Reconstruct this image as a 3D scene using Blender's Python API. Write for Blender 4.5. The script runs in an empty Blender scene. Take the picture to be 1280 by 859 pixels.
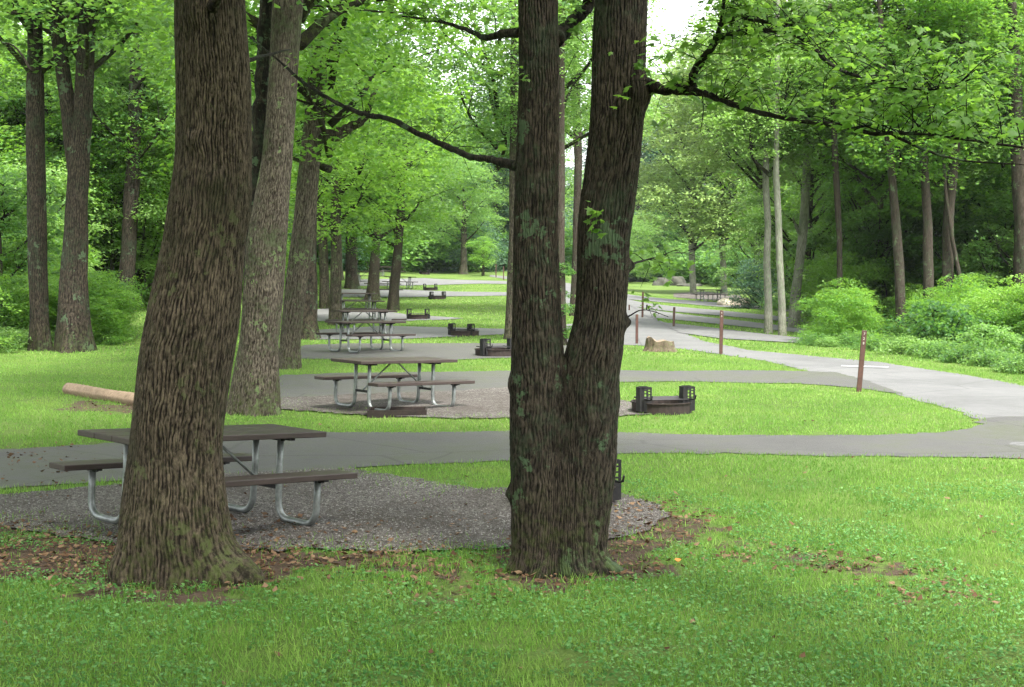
import bpy, math, random
import numpy as np
from mathutils import Vector, geometry
rng = np.random.default_rng(7); random.seed(7)
C = bpy.context.scene.collection
SC = bpy.context.scene

# ------------------------------------------------------------------ camera, sky, sun, exposure
FPX, CAMH = 1700.0, 2.2
PITCH = math.atan((429.5 - 343.0) / FPX)
cam = bpy.data.objects.new('camera', bpy.data.cameras.new('camera')); C.objects.link(cam)
cam.data.sensor_width = 36.0; cam.data.lens = 36.0 * FPX / 1280.0
cam.data.clip_start = 0.1; cam.data.clip_end = 3000
cam.location = (0, 0, CAMH); cam.rotation_euler = (math.pi / 2 - PITCH, 0, 0)
SC.camera = cam
SUN_EL, SUN_AZ = math.radians(60), math.radians(150)      # azimuth from +Y towards +X
w = bpy.data.worlds.new('World'); SC.world = w; w.use_nodes = True
nt = w.node_tree; nt.nodes.clear()
out = nt.nodes.new('ShaderNodeOutputWorld'); bg = nt.nodes.new('ShaderNodeBackground')
sky = nt.nodes.new('ShaderNodeTexSky'); sky.sky_type = 'NISHITA'; sky.sun_disc = False
sky.sun_elevation = SUN_EL; sky.sun_rotation = SUN_AZ
sky.air_density = 1.0; sky.dust_density = 3.0; sky.ozone_density = 1.0
hs = nt.nodes.new('ShaderNodeHueSaturation'); hs.inputs['Saturation'].default_value = 0.18   # a white, overcast sky
hs.inputs['Value'].default_value = 1.0
nt.links.new(sky.outputs[0], hs.inputs['Color']); nt.links.new(hs.outputs[0], bg.inputs['Color'])
bg.inputs['Strength'].default_value = 0.15
nt.links.new(bg.outputs[0], out.inputs['Surface'])
sun = bpy.data.objects.new('sun', bpy.data.lights.new('sun', 'SUN')); C.objects.link(sun)
sun.data.energy = 1.5; sun.data.angle = math.radians(10); sun.data.color = (1.0, 0.97, 0.9)
sd = Vector((math.sin(SUN_AZ) * math.cos(SUN_EL), math.cos(SUN_AZ) * math.cos(SUN_EL), math.sin(SUN_EL)))
sun.rotation_euler = sd.to_track_quat('Z', 'Y').to_euler()
SC.view_settings.view_transform = 'Standard'; SC.view_settings.look = 'None'
SC.view_settings.exposure = 2.5; SC.view_settings.gamma = 1.0
SC.cycles.max_bounces = 7; SC.cycles.diffuse_bounces = 4; SC.cycles.glossy_bounces = 2
SC.cycles.transmission_bounces = 4; SC.cycles.transparent_max_bounces = 4
SC.cycles.caustics_reflective = False; SC.cycles.caustics_refractive = False
SC.cycles.use_denoising = True

# ------------------------------------------------------------------ terrain height and placing helpers
KY = [-60, 0, 10, 20, 32, 44, 50, 60, 75, 85, 105, 135, 170, 300, 700]
KZ = [0.0, .04, .13, .12, .28, .36, .47, .62, .95, 1.27, 1.8, 2.6, 3.5, 6.0, 12.0]
_g = np.arange(-60, 700, 0.25); _z = np.interp(_g, KY, KZ)
_k = np.hanning(33); _k /= _k.sum(); _z = np.convolve(np.pad(_z, 16, mode='edge'), _k, 'valid')
def sst(x, a, b):
    t = np.clip((x - a) / (b - a), 0, 1); return t * t * (3 - 2 * t)
def H(x, y):
    x = np.asarray(x, float); y = np.asarray(y, float)
    z = np.interp(y, _g, _z)
    z = z * (1 - 0.6 * sst(x, 1, 12) * sst(y, 12, 32))
    z = z + sst(-x, 5, 18) * np.clip(y - 26, 0, 200) * 0.011          # the wood's floor climbs on the left
    bank = 10.2 + (y - 22) * 0.12                                     # and a low bank right of the road
    z = z + sst(x - bank, 0.5, 7) * 0.3 * sst(y, 15, 28)
    z = z + 0.014 * (np.sin(x * .9 + 1.3) * np.sin(y * .7 + .4) + .6 * np.sin(x * 1.7 + y * 1.1)) * (1 - sst(y, 25, 45))
    return z
cP, sP = math.cos(PITCH), math.sin(PITCH)
def ray(px, py):
    a = (px - 640) / FPX; b = (429.5 - py) / FPX
    return np.array([a, cP + b * sP, -sP + b * cP])
def at(px, py):
    """ground point seen at photo pixel (px, py)"""
    d = ray(px, py); t = np.concatenate([np.arange(2, 60, .1), np.arange(60, 400, .5)]); t = t / d[1]
    zz = CAMH + t * d[2]; g = H(t * d[0], t * d[1]); k = np.argmax(zz <= g)
    if not (zz <= g).any(): k = len(t) - 1
    lo, hi = t[max(k - 1, 0)], t[k]
    for _ in range(20):
        m = .5 * (lo + hi)
        if CAMH + m * d[2] <= H(m * d[0], m * d[1]): hi = m
        else: lo = m
    x, y = hi * d[0], hi * d[1]
    return np.array([x, y, float(H(x, y))])
def pl(px, py, Y):
    d = ray(px, py); return np.array([d[0] / d[1] * Y, Y, CAMH + d[2] / d[1] * Y])
def G(x, y): return np.array([x, y, float(H(x, y))])

# ------------------------------------------------------------------ object helpers
def mesh_np(name, V, F, mats=(), smooth=False, attr=None, midx=None):
    V = np.ascontiguousarray(V, np.float32)
    me = bpy.data.meshes.new(name)
    if isinstance(F, np.ndarray): Fs = [F]
    else: Fs = F
    Fs = [np.asarray(f, np.int32) for f in Fs if len(f)]
    nl = sum(f.size for f in Fs); nf = sum(len(f) for f in Fs)
    me.vertices.add(len(V)); me.vertices.foreach_set('co', V.ravel())
    me.loops.add(nl); me.loops.foreach_set('vertex_index', np.concatenate([f.ravel() for f in Fs]))
    st = []; s = 0
    for f in Fs:
        st.append(s + np.arange(len(f)) * f.shape[1]); s += f.size
    me.polygons.add(nf); me.polygons.foreach_set('loop_start', np.concatenate(st).astype(np.int32))
    if midx is not None: me.polygons.foreach_set('material_index', np.asarray(midx, np.int32))
    if smooth: me.polygons.foreach_set('use_smooth', np.ones(nf, bool))
    if attr is not None:
        for k, v in attr.items():
            a = me.attributes.new(k, 'FLOAT', 'POINT'); a.data.foreach_set('value', np.asarray(v, np.float32))
    me.update(calc_edges=True)
    for m in mats: me.materials.append(m)
    return me
def link(name, me, parent=None, loc=None, rot=None):
    o = bpy.data.objects.new(name, me); C.objects.link(o)
    if parent is not None: o.parent = parent
    if loc is not None: o.location = [float(v) for v in loc]
    if rot is not None: o.rotation_euler = rot
    return o
def tag(o, label=None, cat=None, group=None, kind=None):
    for k, v in (('label', label), ('category', cat), ('group', group), ('kind', kind)):
        if v: o[k] = v
    return o
def thing(name, label, cat, loc=(0, 0, 0), rot=(0, 0, 0), group=None):
    return tag(link(name, None, None, loc, rot), label, cat, group)
def copy_thing(root, loc, rot=None, scale=None, label=None, group=None):
    r = root.copy(); C.objects.link(r); r.location = [float(v) for v in loc]
    if rot is not None: r.rotation_euler = rot
    if scale is not None: r.scale = scale if hasattr(scale, '__len__') else (scale,) * 3
    if label: r['label'] = label
    if group: r['group'] = group
    for ch in root.children:
        c = ch.copy(); C.objects.link(c); c.parent = r
        for g in ch.children:
            d = g.copy(); C.objects.link(d); d.parent = c
    return r
class MB:
    """collects boxes and tubes into one mesh"""
    def __init__(s): s.V = []; s.F = []; s.n = 0
    def add(s, V, F):
        V = np.asarray(V, float); s.V.append(V); s.F += [[i + s.n for i in f] for f in F]; s.n += len(V); return s
    def box(s, c, d, R=None, bev=0.0):
        """box of size d, its long edges bevelled when bev > 0"""
        hx, hy, hz = d[0] / 2, d[1] / 2, d[2] / 2
        if bev <= 0:
            V = np.array([[x, y, z] for x in (-hx, hx) for y in (-hy, hy) for z in (-hz, hz)])
            F = [(0, 1, 3, 2), (4, 6, 7, 5), (0, 4, 5, 1), (2, 3, 7, 6), (0, 2, 6, 4), (1, 5, 7, 3)]
        else:
            b = bev
            ring = [(-hy + b, -hz), (hy - b, -hz), (hy, -hz + b), (hy, hz - b), (hy - b, hz), (-hy + b, hz), (-hy, hz - b), (-hy, -hz + b)]
            V = np.array([[x, y * k, z * kz] for x, k, kz in ((-hx, 1 - b / hy, 1 - b / hz), (-hx + b, 1, 1), (hx - b, 1, 1), (hx, 1 - b / hy, 1 - b / hz)) for y, z in ring])
            F = [tuple(range(7, -1, -1)), tuple(range(24, 32))]
            for r in range(3):
                for i in range(8): F.append((r * 8 + i, r * 8 + (i + 1) % 8, r * 8 + 8 + (i + 1) % 8, r * 8 + 8 + i))
        if R is not None: V = V @ np.array(R).T
        return s.add(V + np.array(c), F)
    def tube(s, P, r, n=10, cap=True):
        V, F = tube(P, r, n, cap); return s.add(V, F)
    def mesh(s, name, mat, smooth=False):
        me = bpy.data.meshes.new(name); me.from_pydata([tuple(v) for v in np.concatenate(s.V)], [], s.F)
        if smooth: me.polygons.foreach_set('use_smooth', np.ones(len(me.polygons), bool))
        me.materials.append(mat); me.update(); return me
def tube(P, r, n=8, cap=True):
    P = np.asarray(P, float); m = len(P); r = np.full(m, r) if np.isscalar(r) else np.asarray(r)
    T = np.gradient(P, axis=0); T /= np.linalg.norm(T, axis=1)[:, None] + 1e-9
    up = np.array([0, 0, 1.]) if abs(T[0][2]) < .9 else np.array([1., 0, 0])
    N = np.cross(T[0], up); N /= np.linalg.norm(N); V = []; a = np.arange(n) * 2 * math.pi / n
    for i in range(m):
        N = N - T[i] * (N @ T[i]); N /= np.linalg.norm(N) + 1e-9; B = np.cross(T[i], N)
        V.append(P[i] + r[i] * (np.cos(a)[:, None] * N + np.sin(a)[:, None] * B))
    F = [(i * n + k, i * n + (k + 1) % n, (i + 1) * n + (k + 1) % n, (i + 1) * n + k) for i in range(m - 1) for k in range(n)]
    if cap: F += [tuple(range(n - 1, -1, -1)), tuple((m - 1) * n + k for k in range(n))]
    return np.concatenate(V), F
def smooth_path(P, n=8):
    """Catmull-Rom through the points"""
    P = np.asarray(P, float); Q = np.concatenate([[2 * P[0] - P[1]], P, [2 * P[-1] - P[-2]]]); o = []
    for i in range(1, len(Q) - 2):
        for t in np.arange(n) / n:
            o.append(.5 * ((2 * Q[i]) + (-Q[i - 1] + Q[i + 1]) * t + (2 * Q[i - 1] - 5 * Q[i] + 4 * Q[i + 1] - Q[i + 2]) * t * t + (-Q[i - 1] + 3 * Q[i] - 3 * Q[i + 1] + Q[i + 2]) * t ** 3))
    o.append(P[-1]); return np.array(o)

# ------------------------------------------------------------------ materials
class Mat:
    def __init__(s, name):
        s.m = bpy.data.materials.new(name); s.m.use_nodes = True; s.t = s.m.node_tree
        s.p = s.t.nodes['Principled BSDF']; s.o = s.t.nodes['Material Output']
    def n(s, typ, **k):
        nd = s.t.nodes.new(typ)
        for a, v in k.items():
            if a.startswith('i_'): nd.inputs[a[2:].replace('_', ' ')].default_value = v
            else: setattr(nd, a, v)
        return nd
    def l(s, a, b): s.t.links.new(a, b)
    def coords(s, scale=(1, 1, 1), kind='Object'):
        tc = s.n('ShaderNodeTexCoord'); mp = s.n('ShaderNodeMapping'); mp.inputs['Scale'].default_value = scale
        s.l(tc.outputs[kind], mp.inputs['Vector']); return mp.outputs[0]
    def noise(s, vec, scale, detail=4, rough=.55, dist=0.0):
        nd = s.n('ShaderNodeTexNoise'); nd.inputs['Scale'].default_value = scale; nd.inputs['Detail'].default_value = detail
        nd.inputs['Roughness'].default_value = rough; nd.inputs['Distortion'].default_value = dist
        s.l(vec, nd.inputs['Vector']); return nd.outputs['Fac']
    def ramp(s, fac, stops):
        r = s.n('ShaderNodeValToRGB'); e = r.color_ramp.elements
        while len(e) < len(stops): e.new(.5)
        for k, (p, c) in zip(e, stops):
            k.position = p; k.color = (*c, 1) if len(c) == 3 else c
        s.l(fac, r.inputs[0]); return r.outputs[0]
    def mix(s, fac, a, b, mode='MIX'):
        m = s.n('ShaderNodeMix', data_type='RGBA', blend_type=mode)
        for v, i in ((fac, 0), (a, 6), (b, 7)):
            if isinstance(v, (int, float)): m.inputs[i].default_value = v
            elif isinstance(v, tuple): m.inputs[i].default_value = (*v, 1)
            else: s.l(v, m.inputs[i])
        return m.outputs[2]
    def math(s, op, a, b=0.0):
        m = s.n('ShaderNodeMath', operation=op)
        for v, i in ((a, 0), (b, 1)):
            if isinstance(v, (int, float)): m.inputs[i].default_value = v
            else: s.l(v, m.inputs[i])
        return m.outputs[0]
    def bump(s, h, strength=.5, dist=.01):
        b = s.n('ShaderNodeBump'); b.inputs['Strength'].default_value = strength; b.inputs['Distance'].default_value = dist
        s.l(h, b.inputs['Height']); s.l(b.outputs[0], s.p.inputs['Normal'])
    def attr(s, name):
        a = s.n('ShaderNodeAttribute', attribute_name=name); return a.outputs['Fac']
    def col(s, c):
        if isinstance(c, tuple): s.p.inputs['Base Color'].default_value = (*c, 1)
        else: s.l(c, s.p.inputs['Base Color'])
        return s
    def rough(s, v, spec=.3):
        s.p.inputs['Roughness'].default_value = v; s.p.inputs['Specular IOR Level'].default_value = spec; return s

def leaf_mat(name, dark, mid, light, trans, tf=.42, rough=.5, spec=.35, patch=.35, objvar=.7):
    m = Mat(name)
    isl = m.n('ShaderNodeNewGeometry').outputs['Random Per Island']
    oi = m.n('ShaderNodeObjectInfo').outputs['Random']
    v = m.coords(); big = m.noise(v, patch, 2)
    f = m.math('ADD', m.math('MULTIPLY', isl, .5), m.math('MULTIPLY', big, .6))
    f = m.math('ADD', f, m.math('MULTIPLY', m.math('SUBTRACT', oi, .5), objvar))
    c = m.ramp(f, [(.30, dark), (.55, mid), (.84, light)])
    if name == 'grass_blade':
        c = m.mix(m.ramp(m.noise(v, 1.1, 4, .65), [(.52, (0, 0, 0)), (.72, (.55, .55, .55))]), c, (.21, .235, .07)); c = m.mix(m.ramp(m.noise(v, .5, 3), [(.36, (.5, .5, .5)), (.5, (0, 0, 0))]), c, (.05, .13, .025))
    m.col(c).rough(rough, spec)
    tr = m.n('ShaderNodeBsdfTranslucent')
    tc = m.mix(.75, c, trans)
    m.l(tc, tr.inputs['Color'])
    mx = m.n('ShaderNodeMixShader'); mx.inputs[0].default_value = tf
    m.l(m.p.outputs[0], mx.inputs[1]); m.l(tr.outputs[0], mx.inputs[2]); m.l(mx.outputs[0], m.o.inputs['Surface'])
    return m.m
M = {}
M['leaf'] = leaf_mat('leaf_green', (.036, .098, .026), (.086, .19, .044), (.19, .305, .085), (.28, .51, .07), tf=.45, rough=.42)
M['leaf_bright'] = leaf_mat('leaf_bright', (.05, .135, .022), (.098, .22, .034), (.19, .32, .06), (.31, .57, .05), tf=.5, rough=.42)
M['leaf_pale'] = leaf_mat('leaf_pale', (.13, .21, .06), (.22, .34, .10), (.35, .47, .17), (.45, .60, .16), rough=.42)
M['leaf_blue'] = leaf_mat('leaf_dark_bluish', (.03, .075, .04), (.055, .12, .065), (.10, .175, .095), (.11, .23, .11), tf=.4)
M['leaf_near'] = leaf_mat('leaf_maple', (.055, .13, .02), (.085, .19, .028), (.14, .25, .05), (.24, .44, .05), tf=.58, patch=1.2)
M['under'] = leaf_mat('undergrowth_leaf', (.024, .08, .018), (.06, .155, .032), (.15, .27, .065), (.24, .48, .06), tf=.45, patch=.5)
M['grass'] = leaf_mat('grass_blade', (.064, .15, .022), (.13, .26, .042), (.26, .40, .09), (.30, .52, .08), tf=.35, rough=.6, spec=.2, patch=.55, objvar=0)
M['clover'] = leaf_mat('clover_leaf', (.030, .10, .022), (.065, .175, .042), (.155, .30, .10), (.19, .39, .07), tf=.3, rough=.6, spec=.12, patch=.8, objvar=0)
M['dead'] = leaf_mat('dead_leaf', (.05, .028, .015), (.11, .062, .035), (.21, .14, .085), (.12, .06, .03), tf=.1, rough=.8, spec=.1, objvar=0)

def bark_mat(name, deep, mid, top, lichen, lf, scale=1.0, bump=.7):
    m = Mat(name); v = m.coords((1, 1, .24)); v1 = m.coords()
    n1 = m.noise(v, 48 * scale, 6, .72, .3); n2 = m.noise(v1, 2.2, 4, .6); n3 = m.noise(v1, 14, 4, .7)
    h = m.attr('bark')
    f = m.math('ADD', m.math('MULTIPLY', n1, .85), m.math('MULTIPLY', h, .28))
    c = m.ramp(f, [(.38, deep), (.55, mid), (.76, top)])
    c = m.mix(m.ramp(n2, [(.35, (0, 0, 0)), (.7, (.55, .55, .55))]), c, tuple(k * .55 for k in mid), 'MIX')
    lm = m.math('MULTIPLY', m.ramp(m.math('ADD', m.math('MULTIPLY', n2, .5), m.math('MULTIPLY', n3, .5)), [(.5, (0, 0, 0)), (.62, (1, 1, 1))]), lf)
    c = m.mix(lm, c, lichen)
    n5 = m.noise(m.coords((1, 1, .75)), 3.3, 3, .5); lp = m.ramp(m.math('ADD', m.math('MULTIPLY', n5, .62), m.math('MULTIPLY', n3, .38)), [(.592, (0, 0, 0)), (.612, (.85, .85, .85))])
    c = m.mix(m.math('MULTIPLY', lp, min(1.0, lf * 2.2)), c, tuple(min(1, k * 1.6) for k in lichen))
    # moss near the ground, where the wood stays damp
    oz = m.n('ShaderNodeSeparateXYZ'); tc = m.n('ShaderNodeTexCoord'); m.l(tc.outputs['Object'], oz.inputs[0])
    mz = m.math('MULTIPLY', m.ramp(oz.outputs['Z'], [(0.0, (1, 1, 1)), (.75, (0, 0, 0))]), m.ramp(n3, [(.45, (0, 0, 0)), (.65, (.7, .7, .7))]))
    c = m.mix(mz, c, (.05, .065, .015))
    m.col(c).rough(.9, .15)
    m.bump(m.math('ADD', n1, m.math('MULTIPLY', h, .6)), bump, .02)
    return m.m
M['bark'] = bark_mat('oak_bark', (.004, .003, .002), (.015, .0112, .0072), (.115, .091, .062), (.045, .052, .022), .28)
M['bark_dark'] = bark_mat('dark_bark', (.003, .0022, .0016), (.011, .0085, .006), (.072, .057, .042), (.045, .072, .038), .34)
M['bark_grey'] = bark_mat('grey_bark', (.006, .005, .004), (.028, .022, .016), (.14, .120, .090), (.065, .09, .038), .5)
M['bark_far'] = bark_mat('wood_bark', (.009, .007, .005), (.030, .023, .017), (.07, .057, .045), (.055, .08, .04), .4)
M['bark_pale'] = bark_mat('pale_smooth_bark', (.07, .07, .05), (.15, .15, .115), (.25, .25, .20), (.10, .14, .07), .6, .5, .3)

def ground_mat():
    m = Mat('lawn_ground'); v = m.coords()
    a = m.noise(v, .35, 4); b = m.noise(v, 6, 5, .7); c_ = m.noise(v, 45, 4, .7)
    g = m.ramp(m.math('ADD', m.math('MULTIPLY', a, .5), m.math('MULTIPLY', c_, .5)), [(.3, (.04, .07, .016)), (.5, (.085, .135, .03)), (.72, (.155, .21, .052))])
    d = m.ramp(m.math('ADD', m.math('MULTIPLY', b, .5), m.math('MULTIPLY', c_, .5)), [(.3, (.032, .020, .014)), (.52, (.07, .048, .035)), (.75, (.13, .10, .075))])
    k = m.math('ADD', m.attr('bare'), m.math('MULTIPLY', m.math('SUBTRACT', b, .5), .9))
    c = m.mix(m.ramp(k, [(.42, (0, 0, 0)), (.6, (1, 1, 1))]), g, d)
    m.col(c).rough(.95, .1); m.bump(m.math('ADD', c_, b), .8, .03); return m.m
M['ground'] = ground_mat()
def asphalt_mat(name, a, b, moss=0.0, sc=1.0):
    m = Mat(name); v = m.coords(); n0 = m.noise(v, .45 * sc, 5, .6, .6); n1 = m.noise(v, 4, 5, .7); n2 = m.noise(v, 120, 3, .8)
    f = m.math('ADD', m.math('MULTIPLY', n0, .5), m.math('ADD', m.math('MULTIPLY', n1, .25), m.math('MULTIPLY', n2, .25)))
    c = m.ramp(f, [(.33, a), (.66, b)])
    if moss:
        k = m.ramp(m.math('ADD', m.math('MULTIPLY', n1, .5), m.math('MULTIPLY', n0, .5)), [(.46, (0, 0, 0)), (.6, (moss, moss, moss))])
        c = m.mix(k, c, (.045, .055, .018))
    ck = m.n('ShaderNodeTexVoronoi', feature='DISTANCE_TO_EDGE'); ck.inputs['Scale'].default_value = .30; wv = m.mix(.12, v, m.n('ShaderNodeTexNoise').outputs['Color'], 'ADD'); m.l(wv, ck.inputs['Vector'])
    c = m.mix(m.ramp(ck.outputs['Distance'], [(.002, (.45, .45, .45)), (.007, (0, 0, 0))]), c, (.03, .028, .026))
    m.col(c).rough(.82, .28); m.bump(n2, .6, .012); return m.m
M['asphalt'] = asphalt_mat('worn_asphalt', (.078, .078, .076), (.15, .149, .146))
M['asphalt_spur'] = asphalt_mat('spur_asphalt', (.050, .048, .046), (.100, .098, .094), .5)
def gravel_mat():
    m = Mat('gravel'); v = m.coords()
    vo = m.n('ShaderNodeTexVoronoi'); vo.inputs['Scale'].default_value = 60; m.l(v, vo.inputs['Vector'])
    n0 = m.noise(v, .6, 4); n1 = m.noise(v, 5, 5, .7)
    sep = m.n('ShaderNodeSeparateColor'); m.l(vo.outputs['Color'], sep.inputs[0])
    c = m.ramp(sep.outputs[0], [(0, (.036, .031, .027)), (.5, (.094, .083, .075)), (1, (.24, .222, .205))])
    br = m.ramp(m.math('ADD', m.math('MULTIPLY', n0, .55), m.math('MULTIPLY', n1, .45)), [(.42, (0, 0, 0)), (.60, (.7, .7, .7))])
    c = m.mix(br, c, (.046, .036, .029)); m.col(c).rough(.9, .2)
    hgt = m.math('SUBTRACT', 1.0, vo.outputs['Distance']); m.bump(hgt, .9, .02); return m.m
M['gravel'] = gravel_mat()
def stone_mat(name, a, b, sc=6):
    m = Mat(name); v = m.coords(); n = m.noise(v, sc, 6, .65); m.col(m.ramp(n, [(.3, a), (.7, b)])).rough(.85, .2); m.bump(n, .6, .05); return m.m
M['pebble'] = leaf_mat('pebble', (.045, .041, .038), (.11, .10, .092), (.26, .245, .23), (.1, .1, .1), tf=0.0, rough=.85, objvar=0)
M['boulder'] = stone_mat('boulder_stone', (.03, .034, .024), (.09, .086, .07), 2)
M['sand'] = stone_mat('pale_gravel_heap', (.38, .31, .24), (.58, .50, .40), 3)
def plank_mat():
    m = Mat('brown_plank'); v = m.coords((.6, 9, 9)); n = m.noise(v, 6, 5, .6, .2); n2 = m.noise(m.coords(), 3, 4)
    c = m.ramp(m.math('ADD', m.math('MULTIPLY', n, .6), m.math('MULTIPLY', n2, .4)), [(.3, (.022, .014, .012)), (.7, (.048, .033, .029))])
    m.col(c).rough(.5, .38); m.bump(n, .15, .004); return m.m
M['plank'] = plank_mat()
def metal_mat(name, a, b, rough, metal, sc=9):
    m = Mat(name); n = m.noise(m.coords(), sc, 5, .7); m.col(m.ramp(n, [(.32, a), (.68, b)])).rough(rough, .4); m.p.inputs['Metallic'].default_value = metal
    m.bump(n, .12, .004); return m.m
M['galv'] = metal_mat('galvanised_pipe', (.13, .14, .135), (.29, .31, .30), .45, .6)
M['rust'] = metal_mat('rusty_steel', (.012, .009, .008), (.038, .025, .020), .8, .2, 14)
M['iron'] = metal_mat('black_iron', (.008, .008, .009), (.022, .020, .020), .6, .4, 14)
M['ash'] = stone_mat('ash', (.05, .048, .046), (.20, .19, .18), 14)
M['post'] = metal_mat('red_brown_post', (.042, .019, .013), (.078, .034, .024), .55, 0, 12)
mm = Mat('white_numeral'); mm.col((.42, .39, .34)).rough(.5); M['white'] = mm.m
mm = Mat('orange_leaf'); mm.col((.55, .17, .03)).rough(.6); M['orange'] = mm.m
mm = Mat('white_road_paint'); mm.col(mm.ramp(mm.noise(mm.coords(), 8, 4), [(.35, (.42, .42, .42)), (.6, (.72, .72, .72))])).rough(.6); M['paint'] = mm.m
def log_mat():
    m = Mat('bare_log'); v = m.coords((.5, 7, 7)); n = m.noise(v, 5, 5, .6, .3); n2 = m.noise(m.coords(), 5, 4)
    m.col(m.ramp(m.math('ADD', m.math('MULTIPLY', n, .6), m.math('MULTIPLY', n2, .4)), [(.3, (.12, .085, .055)), (.55, (.24, .17, .11)), (.8, (.36, .28, .19))])).rough(.75, .25)
    m.bump(n, .4, .01); return m.m
M['log'] = log_mat()
M['stump'] = bark_mat('stump_bark', (.02, .014, .010), (.065, .047, .033), (.18, .14, .10), (.12, .12, .07), .3)
M['cut'] = stone_mat('cut_wood', (.12, .09, .06), (.26, .20, .145), 9)

# ------------------------------------------------------------------ paving outlines (photo pixels turned into ground points)
def poly(pts): return np.array([at(x, y)[:2] for x, y in pts])
PXY = {
 'road': [(1420,508),(1280,483),(1200,468),(1100,453),(1000,444),(935,438),(880,427),(845,412),(820,398),(795,383),(765,370),(725,357),(690,351),(640,346),(612,344),
          (612,346),(640,350),(680,357),(700,368),(712,385),(728,405),(748,423),(775,431),(830,434),(880,440),(905,444),(960,452),(1005,463),(1060,477),(1130,496),(1190,512),(1228,527),(1240,540),(1245,573),(1290,575),(1420,592)],
 'spur1': [(-90,568),(60,560),(130,555),(250,548),(410,541),(640,539),(770,541),(1000,545),(1100,544.5),(1180,541),(1216,536),(1232,524),(1300,520),(1300,575),(1150,572),(1000,570),(850,567),(770,568),(640,577),(440,586),(300,592),(150,602),(0,612),(-90,618)],
 'spur2': [(330,478),(350,470),(420,467),(520,466),(640,464),(770,463.5),(900,464),(1000,464.5),(1045,466),(1090,478),(1130,494),(1075,486),(1000,480),(900,478.5),(770,478.5),(640,486),(560,492),(345,500)],
 'spur3': [(362,441),(380,432),(440,430),(520,430),(640,430),(700,424),(750,422),(780,432),(700,447),(640,448),(560,451),(520,453),(362,449)],
 'spur4': [(395,413),(480,408),(560,410),(640,412),(720,405),(728,411),(640,418),(600,420),(510,424),(395,425)],
 'spur5': [(380,388),(430,385),(480,389),(510,394),(560,397),(580,398.5),(560,400),(500,402),(380,402)],
 'spur6': [(410,362),(500,362),(570,365),(690,367),(700,370),(560,371),(480,372),(410,371)],
 'spur7': [(440,350),(530,348),(600,351),(680,354),(690,357.5),(600,355),(520,357),(440,358)],
 'stripe_a': [(735,361),(800,370.5),(860,376),(960,383),(1010,388),(1010,392),(960,387.5),(860,380.5),(780,374)],
 'stripe_b': [(750,366),(800,378),(820,381),(900,388.5),(1020,400),(1020,405),(900,395),(820,388),(790,383)],
 'stripe_c': [(780,376),(800,386),(850,393),(930,402),(1020,413),(1020,419),(930,409),(850,401),(810,397)],
 'stripe_d': [(800,390),(830,404),(870,408),(935,416),(1010,424),(1010,430),(900,424),(850,417)],
}
PGR = {
 'gravel1': [(-90,630),(0,620),(80,614),(150,607),(190,602),(300,593),(440,587),(500,598),(590,612),(700,612),(780,620),(828,634),(832,650),(800,668),(740,684),(640,686),(560,690),(480,692),(400,688),(330,688),(250,690),(140,680),(60,668),(0,658),(-90,650)],
 'gravel2': [(342,500),(560,490),(640,485),(700,487),(770,501),(822,507),(815,519),(760,523),(640,524),(560,524),(480,521),(342,512)],
 'gravel5': [(842,367),(880,365),(925,370),(930,376),(880,375),(842,372)],
}
def densify(P, step, jit):
    o = []; n = len(P)
    for i in range(n):
        a, b = P[i], P[(i + 1) % n]; L = np.linalg.norm(b - a); k = max(1, int(L / step)); nr = np.array([-(b - a)[1], (b - a)[0]]) / (L + 1e-9)
        ph = rng.uniform(0, 6.28)
        for j in range(k):
            o.append(a + (b - a) * j / k + (nr * rng.normal(0, jit) if j else 0))
    return np.array(o)
def inpoly(P, X, Y):
    c = np.zeros(X.shape, bool); n = len(P); j = n - 1
    for i in range(n):
        xi, yi = P[i]; xj, yj = P[j]
        if yi != yj:
            k = ((yi > Y) != (yj > Y)) & (X < (xj - xi) * (Y - yi) / (yj - yi) + xi); c ^= k
        j = i
    return c
def sheet(name, P, lift, mat, label, cat, step=.35, jit=.02, kind='structure'):
    B = densify(P, step, jit); ym = B[:, 1].mean(); g = max(.5, ym * .02)
    lo, hi = B.min(0), B.max(0); X, Y = np.meshgrid(np.arange(lo[0], hi[0], g), np.arange(lo[1], hi[1], g)); X = X.ravel(); Y = Y.ravel()
    k = inpoly(B, X, Y)
    I = np.stack([X[k], Y[k]], 1)
    if len(I):
        d = np.min(np.linalg.norm(I[:, None] - B[None], axis=2), axis=1) if len(I) * len(B) < 3e7 else np.ones(len(I)); I = I[d > step * .4]
    A = [Vector(p) for p in np.concatenate([B, I])]; nb = len(B)
    vs, es, fs, *_ = geometry.delaunay_2d_cdt(A, [(i, (i + 1) % nb) for i in range(nb)], [list(range(nb))], 1, 1e-5)
    v = np.array([[p[0], p[1]] for p in vs]); z = H(v[:, 0], v[:, 1]) + lift + .00010 * v[:, 1]
    me = bpy.data.meshes.new(name); me.from_pydata([(a, b, c) for (a, b), c in zip(v.tolist(), z.tolist())], [], [list(f) for f in fs])
    me.polygons.foreach_set('use_smooth', np.ones(len(me.polygons), bool))
    me.materials.append(mat); me.update()
    if len(me.polygons) and me.polygons[0].normal.z < 0: me.flip_normals()
    o = link(name, me); tag(o, label, cat, None, kind); return o
POLY = {}
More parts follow.
